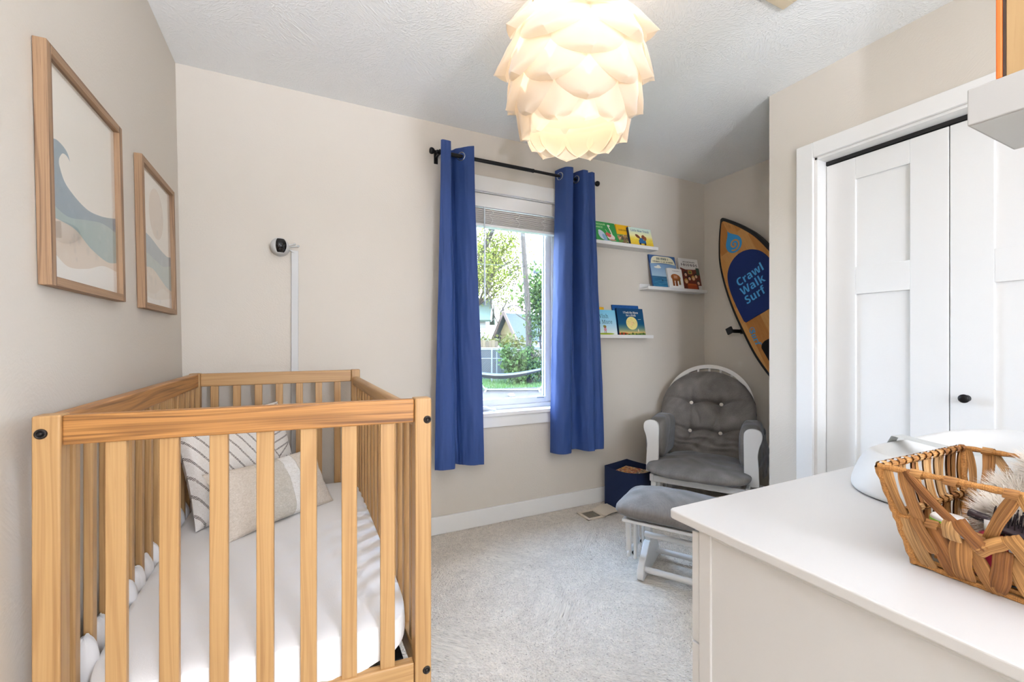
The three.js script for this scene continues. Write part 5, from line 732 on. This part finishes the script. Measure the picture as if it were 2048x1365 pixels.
// chain link fence
{
  const A = V(3.2, GY, -17.4), B = V(12.2, GY, -12.9), d = B.clone().sub(A).normalize(), L = A.distanceTo(B), Hf = 1.25, t = thing('chain_link_fence', 'silver chain link fence across the garden behind the hammock', 'fence', [0, 0, 0]), gal = std({ color: 0x5f686c, roughness: 0.5, metalness: 0.6 });
  for (let i = 0; i <= 5; i++) { const p = A.clone().addScaledVector(d, L * i / 5 - 0.35 + 0.35 * (i > 0)); obj('post', rod(p, p.clone().setY(GY + Hf + 0.05), 0.028, 10), gal, t); }
  obj('top_rail', rod(A.clone().setY(GY + Hf), B.clone().setY(GY + Hf), 0.02, 8), gal, t); obj('middle_rail', rod(A.clone().setY(GY + Hf * 0.72), B.clone().setY(GY + Hf * 0.72), 0.014, 8), gal, t);
  const w = []; const sp = 0.085; for (let s = -Hf; s < L; s += sp) for (const k of [0, 1]) { const s0 = Math.max(0, s), s1 = Math.min(L, s + Hf), y0 = s0 - s, y1 = s1 - s; if (s1 - s0 < 0.1) continue; w.push(rod(A.clone().addScaledVector(d, s0).setY(GY + (k ? Hf - y0 : y0)), A.clone().addScaledVector(d, s1).setY(GY + (k ? Hf - y1 : y1)), 0.0024, 3)); }
  const ws = obj('wire_mesh', w, gal, t); ws.userData.kind = 'stuff';
}
{ const t = thing('privacy_screen', 'dark green framed screen panel standing behind the chain link fence', 'screen', [7.25, GY, -16.25], Math.atan2(-0.45, 0.9) + 0.02); obj('screen_cloth', rb(-0.72, 0.72, 0.02, 1.30, -0.01, 0.01, 0.002), std({ color: 0x0b1518, roughness: 0.8 }), t); obj('frame_bar', rb(-0.74, 0.74, 1.28, 1.32, -0.02, 0.02, 0.004), std({ color: 0x6f7c80, roughness: 0.6 }), t); for (const x of [-0.73, 0.05, 0.73]) obj('frame_bar', rb(x - 0.015, x + 0.015, 0, 1.30, -0.02, 0.02, 0.004), std({ color: 0x5b686c, roughness: 0.6 }), t); }
{ const t = thing('wooden_fence', 'weathered brown wooden board fence far behind the screen panel', 'fence', [6.4, GY, -19.5], Math.atan2(-0.42, 0.9)); const cs = [0x443a2a, 0x4b4230, 0x3c3427].map((c) => std({ color: c, roughness: 0.9 })), g = rb(-0.07, 0.07, 0, 1.62, -0.01, 0.01, 0.002); for (let i = 0; i < 30; i++) { const b = obj('board', g, cs[i % 3], t); b.position.set(-2.2 + i * 0.15, 0, 0); b.scale.y = 1 + 0.02 * Math.sin(i * 2.1); } obj('fence_rail', rb(-2.3, 2.3, 1.2, 1.3, -0.05, -0.012, 0.004), cs[2], t); }
// hammock on its white stand
{
  const a = V(4.72, 0, -12.9), b = V(6.86, 0, -11.84), d = b.clone().sub(a).normalize(), nrm = V(-d.z, 0, d.x), t = thing('hammock', 'striped grey and blue hammock hung from a white tube stand', 'hammock', [0, 0, 0]), tubeM = std({ color: 0x707376, roughness: 0.4 });
  const st = draw(512, 128, (x, w, h) => { const c = ['#58554e', '#42474c', '#29323e', '#484c50', '#2d3541', '#383f45', '#323b48', '#232a35']; for (let i = 0; i < 16; i++) { x.fillStyle = c[i % 8]; x.fillRect(0, i * 8, w, 8); } });
  const P = (u, v, sg) => { const k = lerp(-0.1, 1.0, u), p = a.clone().lerp(b, k), ends = Math.pow(Math.sin(Math.PI * clamp(u, 0.0, 1)), 0.45), w = (v - 0.5) * lerp(0.75, 0.95, ends); const y = lerp(0.30, 0.12, Math.sin(Math.PI * u)) - 0.13 * Math.sin(Math.PI * v) * (0.45 + 0.55 * Math.sin(Math.PI * u)) + sg * 0.003; p.addScaledVector(nrm, w); return [p.x, y, p.z, u, v]; };
  obj('hammock_bed', [grid(40, 14, (u, v) => P(u, v, 1)), grid(40, 14, (u, v) => P(u, v, -1))], std({ map: st, roughness: 0.85, side: THREE.DoubleSide }), t);
  const end = P(1, 0.5, 0), hook = b.clone().addScaledVector(d, 0.75).setY(0.52); const ropes = []; for (const v of [0, 0.2, 0.4, 0.6, 0.8, 1]) { const q = P(1, v, 0); ropes.push(rod(V(q[0], q[1], q[2]), hook, 0.006, 5)); } obj('rope', ropes, std({ color: 0x4f4a44, roughness: 0.9 }), t);
  const s0 = V(5.28, GY + 0.05, -12.58), s1 = V(6.78, GY + 0.05, -11.84); obj('stand_beam', rod(s0, s1, 0.03, 12), tubeM, t); obj('stand_arm', rod(s1, hook.clone(), 0.028, 12), tubeM, t); obj('stand_arm', rod(s0, s0.clone().addScaledVector(d, -1.1).setY(0.75), 0.028, 12), tubeM, t);
  obj('stand_foot', rod(s1.clone().addScaledVector(nrm, -0.55).setY(GY + 0.03), s1.clone().addScaledVector(nrm, 0.5).setY(GY + 0.03), 0.03, 12), tubeM, t); obj('stand_foot', rod(s0.clone().addScaledVector(nrm, -0.5).setY(GY + 0.03), s0.clone().addScaledVector(nrm, 0.5).setY(GY + 0.03), 0.03, 12), tubeM, t);
}
{ const t = thing('garden_stone', 'small white stone lying on the bare earth under the hammock', 'stone', [5.35, GY + 0.018, -10.9]); const g = new THREE.IcosahedronGeometry(0.11, 2), p = g.attributes.position; for (let i = 0; i < p.count; i++) { const k = 1 + 0.18 * noise3.noise(p.getX(i) * 9, p.getY(i) * 9, p.getZ(i) * 9); p.setXYZ(i, p.getX(i) * k, p.getY(i) * k * 0.5, p.getZ(i) * k); } g.computeVertexNormals(); obj('stone', g.translate(0, 0.04, 0), std({ color: 0x888682, roughness: 0.9 }), t); }
// trees: trunk and limbs swept along crooked lines, leaves as small folded blades
const barkTex = dataTex(256, 256, (x, y) => { const k = 40 * tn(x, y, 30, 5, 81) + 22 * tn(x, y, 60, 14, 82); return [44 + k * 0.6, 38 + k * 0.6, 32 + k * 0.6]; });
const bark = std({ map: barkTex, roughness: 1, bumpMap: barkTex, bumpScale: 0.02 });
const limb = (pts, r0, r1, n = 8) => { const c = new THREE.CatmullRomCurve3(pts), s = Math.max(4, pts.length * 4); return grid(n, s, (u, v) => { const p = c.getPoint(v), tg = c.getTangent(v), q = tg.clone().cross(Math.abs(tg.y) > 0.9 ? V(1, 0, 0) : V(0, 1, 0)).normalize(), w = tg.clone().cross(q), a = u * 2 * Math.PI, r = lerp(r0, r1, v) * (1 + 0.08 * Math.sin(a * 3 + v * 9)); return [p.x + (q.x * Math.cos(a) + w.x * Math.sin(a)) * r, p.y + (q.y * Math.cos(a) + w.y * Math.sin(a)) * r, p.z + (q.z * Math.cos(a) + w.z * Math.sin(a)) * r, u * 2, v * 6]; }, true); };
const leafG = (() => { const g = new THREE.BufferGeometry(); g.setAttribute('position', new THREE.Float32BufferAttribute([0, 0, 0, 0.5, 0.5, 0.12, 0, 1, 0, 0, 0, 0, 0, 1, 0, -0.5, 0.5, 0.12], 3)); g.computeVertexNormals(); return g; })();
const leafM = phy({ color: 0xbcbcbc, specularIntensity: 0.25, roughness: 0.8, transmission: 0.35, thickness: 0, side: THREE.DoubleSide });
function foliage(parent, name, spots, n, size, spread, col, seed) {
  const r = rng(seed), im = new THREE.InstancedMesh(leafG, leafM, n), m = new THREE.Matrix4(), q = new THREE.Quaternion(), c = new THREE.Color();
  for (let i = 0; i < n; i++) { const s = spots[Math.floor(r() * spots.length)], g = () => (r() + r() + r() - 1.5) * spread; q.setFromEuler(new THREE.Euler(r() * 6, r() * 6, r() * 6)); const k = size * (0.6 + r() * 0.8); m.compose(V(s.x + g(), s.y + g() * 0.8, s.z + g()), q, V(k, k, k)); im.setMatrixAt(i, m); const v = 0.75 + r() * 0.5; im.setColorAt(i, c.setRGB(col[0] * v * (0.9 + r() * 0.2), col[1] * v, col[2] * v)); }
  im.name = name; im.userData.kind = 'stuff'; im.castShadow = im.receiveShadow = true; parent.add(im); return im;
}
function tree(name, label, base, hgt, r0, o) {
  const t = thing(name, label, 'tree', base), r = rng(o.seed), g = [], tips = [];
  const grow = (p, dir, len, rad, depth) => { const pts = [p.clone()]; let q = p.clone(), d = dir.clone(); for (let i = 0; i < 4; i++) { d.add(V((r() - 0.5) * 0.34, (r() - 0.35) * 0.2, (r() - 0.5) * 0.34)).normalize(); q = q.clone().addScaledVector(d, len / 4); pts.push(q); if (depth <= 1) tips.push(q); } g.push(limb(pts, rad, rad * 0.45, depth > 2 ? 9 : 5)); if (depth > 0) for (let i = 0; i < o.split; i++) { const at = pts[2 + (i % 3)], nd = d.clone().add(V((r() - 0.5) * o.open, (r() - 0.25) * 0.8, (r() - 0.5) * o.open)).normalize(); grow(at, nd, len * (0.58 + r() * 0.2), rad * 0.5, depth - 1); } };
  grow(V(0, 0, 0), V(o.lean ?? 0, 1, 0).normalize(), hgt, r0, o.depth); obj('branches', g, bark, t);
  if (o.leaves) foliage(t, 'foliage', tips, o.leaves, o.size, o.spread, o.col, o.seed + 1); return t;
}
tree('maple_tree', 'tall spreading tree in yellow green spring leaf left of the bare trunk', [9.0, GY, -25.4], 5.2, 0.3, { seed: 5, depth: 3, split: 5, open: 1.9, leaves: 13000, size: 0.125, spread: 0.85, col: [0.30, 0.35, 0.05] });
tree('young_tree', 'thin leafless branching tree in front of the far houses', [11.3, GY, -24.2], 3.4, 0.09, { seed: 19, depth: 3, split: 4, open: 1.6, leaves: 700, size: 0.12, spread: 0.35, col: [0.2, 0.22, 0.04] });
tree('young_tree', 'leafy light green tree at the right behind the leaning trunk', [9.0, GY, -15.4], 2.2, 0.06, { seed: 33, depth: 3, split: 4, open: 1.7, leaves: 3600, size: 0.13, spread: 0.5, col: [0.10, 0.16, 0.03], lean: -0.05 });
{ const t = thing('leaning_trunk', 'tall straight brown tree trunk leaning slightly left in the garden', 'tree', [0, 0, 0]); obj('trunk', limb([V(7.64, GY - 0.05, -14.08), V(7.63, 1.0, -14.08), V(7.60, 2.4, -14.10), V(7.50, 4.0, -14.14), V(7.42, 5.3, -14.18), V(7.36, 6.6, -14.2)], 0.125, 0.078, 16), bark, t); obj('branch', [limb([V(7.58, 2.2, -14.1), V(7.1, 2.5, -14.2), V(6.7, 2.3, -14.4), V(6.3, 1.9, -14.5)], 0.03, 0.012, 6), limb([V(7.6, 1.9, -14.1), V(7.2, 2.3, -14.5), V(7.05, 2.9, -14.9)], 0.025, 0.01, 6)], bark, t); foliage(t, 'ivy', [V(7.72, 1.7, -14.0), V(7.74, 1.4, -13.98), V(7.68, 2.1, -14.0), V(7.62, 0.9, -14.0)], 500, 0.07, 0.24, [0.07, 0.12, 0.03], 61); }
{ const t = thing('garden_bush', 'dense green bush at the foot of the leaning trunk', 'bush', [7.22, GY, -14.05]); const r = rng(44), g = [], spots = []; for (let i = 0; i < 16; i++) { const e = V((r() - 0.5) * 0.95, 0.3 + r() * 1.1, (r() - 0.5) * 0.7); g.push(limb([V((r() - 0.5) * 0.2, 0, (r() - 0.5) * 0.2), e.clone().multiplyScalar(0.5), e], 0.012, 0.004, 5)); spots.push(e, e.clone().multiplyScalar(0.7)); } obj('stems', g, bark, t); foliage(t, 'foliage', spots, 2600, 0.11, 0.3, [0.07, 0.13, 0.025], 45); }
{ const t = thing('garden_bush', 'tangled grey brown shrub at the right of the garden fence', 'bush', [8.4, GY, -14.2]); const r = rng(54), g = [], spots = []; for (let i = 0; i < 40; i++) { const e = V((r() - 0.5) * 1.6, 0.2 + r() * 1.0, (r() - 0.5) * 1.0); g.push(limb([V((r() - 0.5) * 0.6, 0, (r() - 0.5) * 0.4), e.clone().multiplyScalar(0.55).add(V(0, 0.08, 0)), e], 0.009, 0.003, 4)); spots.push(e); } obj('stems', g, bark, t); foliage(t, 'foliage', spots, 1500, 0.08, 0.24, [0.15, 0.145, 0.07], 55); }
{ const t = thing('garden_hedge', 'yellow green hedge growing along the far wooden fence', 'hedge', [6.9, GY, -20.2]); const spots = []; const r = rng(64); for (let i = 0; i < 90; i++) spots.push(V((r() - 0.5) * 9, 0.6 + r() * 1.0, (r() - 0.5) * 1.2 + ((i % 9) - 4) * -0.1)); const g = spots.slice(0, 20).map((e) => limb([V(e.x, 0, e.z), V(e.x + 0.05, e.y * 0.5, e.z), e], 0.015, 0.005, 4)); obj('stems', g, bark, t); foliage(t, 'foliage', spots, 5000, 0.15, 0.5, [0.14, 0.145, 0.03], 65); }
// houses
const shingle = (c) => std({ color: c, roughness: 0.95 });
function house(name, label, pos, turn, w, d, h, rise, wallM, roofM, gableFront, trimM, wins) {
  const t = thing(name, label, 'house', pos, turn); const siding = [];
  const n = Math.floor(h / 0.18); for (let i = 0; i < n; i++) siding.push(new THREE.BoxGeometry(w, 0.178, d).rotateX(0).translate(0, 0.09 + i * h / n, 0).scale(1 + 0.0035 * (i % 2), 1, 1 + 0.0035 * (i % 2)));
  obj('wall', siding, wallM, t);
  const ov = 0.35, ridgeX = !gableFront, L = ridgeX ? w : d, S = ridgeX ? d : w;
  const slope = (s) => { const g = new THREE.BoxGeometry(ridgeX ? L + 2 * ov : Math.hypot(S / 2 + ov, rise * (1 + 2 * ov / S)), 0.12, ridgeX ? Math.hypot(S / 2 + ov, rise * (1 + 2 * ov / S)) : L + 2 * ov), a = Math.atan2(rise, S / 2); if (ridgeX) g.rotateX(s * a).translate(0, h + rise / 2 - ov * rise / S, s * (S / 4 + ov / 2)); else g.rotateZ(-s * a).translate(s * (S / 4 + ov / 2), h + rise / 2 - ov * rise / S, 0); return g; };
  const rf = obj('roof', [slope(1), slope(-1)], roofM, t);
  const gs = new THREE.Shape(); gs.moveTo(-S / 2, 0); gs.lineTo(S / 2, 0); gs.lineTo(0, rise); gs.closePath(); const ge = (o2) => { const g = new THREE.ExtrudeGeometry(gs, { depth: 0.06, bevelEnabled: false }); ridgeX ? g.rotateY(Math.PI / 2).translate(o2 * (L / 2) - 0.03, h, 0) : g.translate(0, h, o2 * (L / 2) - 0.03); return g; }; obj('gable', [ge(1), ge(-1)], wallM, t);
  const barge = (o2) => [1, -1].map((s) => { const a = V(0, h + rise + 0.1, 0), b = V(s * (S / 2 + ov), h - rise * 2 * ov / S + 0.02, 0), g = bar(a, b, 0.08, 0.2, 0.01); ridgeX ? g.rotateY(Math.PI / 2).translate(o2 * (L / 2 + ov), 0, 0) : g.translate(0, 0, o2 * (L / 2 + ov)); return g; }); obj('barge_board', [...barge(1), ...barge(-1)], trimM, t);
  for (const [x, y, ww, hh] of wins) { const f = obj('window', [rb(x - ww / 2, x + ww / 2, y, y + 0.06, d / 2, d / 2 + 0.05, 0.004), rb(x - ww / 2, x + ww / 2, y + hh - 0.06, y + hh, d / 2, d / 2 + 0.05, 0.004), rb(x - ww / 2, x - ww / 2 + 0.06, y, y + hh, d / 2, d / 2 + 0.05, 0.004), rb(x + ww / 2 - 0.06, x + ww / 2, y, y + hh, d / 2, d / 2 + 0.05, 0.004), rb(x - ww / 2, x + ww / 2, y + hh / 2 - 0.025, y + hh / 2 + 0.025, d / 2, d / 2 + 0.04, 0.004)], std({ color: 0x888885, roughness: 0.6 }), t); obj('pane', bx(x - ww / 2 + 0.05, x + ww / 2 - 0.05, y + 0.05, y + hh - 0.05, d / 2 + 0.004, d / 2 + 0.012), std({ color: 0x39434a, roughness: 0.12 }), f); }
  return [t, rf];
}
const facing = Math.atan2(-0.4418, 0.897);
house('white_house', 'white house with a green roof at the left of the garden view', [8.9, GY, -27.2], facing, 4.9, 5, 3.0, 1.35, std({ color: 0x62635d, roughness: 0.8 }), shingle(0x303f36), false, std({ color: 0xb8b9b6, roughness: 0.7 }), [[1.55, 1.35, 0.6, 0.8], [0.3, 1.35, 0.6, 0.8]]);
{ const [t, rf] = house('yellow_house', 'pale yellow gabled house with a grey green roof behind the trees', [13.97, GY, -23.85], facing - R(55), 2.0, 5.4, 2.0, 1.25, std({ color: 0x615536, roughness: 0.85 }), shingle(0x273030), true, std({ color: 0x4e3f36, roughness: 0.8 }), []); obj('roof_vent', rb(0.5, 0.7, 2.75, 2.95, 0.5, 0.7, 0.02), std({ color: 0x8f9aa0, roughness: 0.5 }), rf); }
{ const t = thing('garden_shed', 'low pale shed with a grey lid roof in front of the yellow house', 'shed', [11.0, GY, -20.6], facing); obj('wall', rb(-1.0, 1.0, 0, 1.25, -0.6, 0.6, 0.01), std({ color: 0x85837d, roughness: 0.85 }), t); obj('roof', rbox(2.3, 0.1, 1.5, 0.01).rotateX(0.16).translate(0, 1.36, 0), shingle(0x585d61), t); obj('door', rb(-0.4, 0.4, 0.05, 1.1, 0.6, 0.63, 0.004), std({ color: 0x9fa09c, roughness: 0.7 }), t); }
{ const w = obj('utility_cable', tube([V(2, 4.7, -17.7), V(5.5, 4.2, -15.8), V(8.1, 4.13, -14.7), V(11, 4.4, -13.1), V(14, 4.9, -11.7)], 0.009, 40, 5), M.black); tag(w, 'thin black overhead cable crossing the sky outside', 'cable'); const c = thing('dark_clump', 'dark clump with drooping leaves on the overhead cable', 'junction box', [8.26, 3.86, -14.62]); obj('clump_body', [rbox(0.26, 0.13, 0.13, 0.03), rod(V(-0.02, 0.06, 0), V(-0.1, 0.27, 0.0), 0.012, 6), rbox(0.07, 0.10, 0.07, 0.015).translate(-0.1, 0.42, 0), rod(V(-0.1, 0.27, 0), V(-0.1, 0.4, 0), 0.01, 6)], std({ color: 0x2a3438, roughness: 0.6 }), c); foliage(c, 'leaves', [V(0.08, -0.02, 0), V(-0.05, 0.1, 0), V(0.0, -0.22, 0)], 90, 0.06, 0.12, [0.08, 0.13, 0.06], 71); }  // dark leafy clump on the cable, built from rounded boxes and rods
renderer.render(scene, camera);
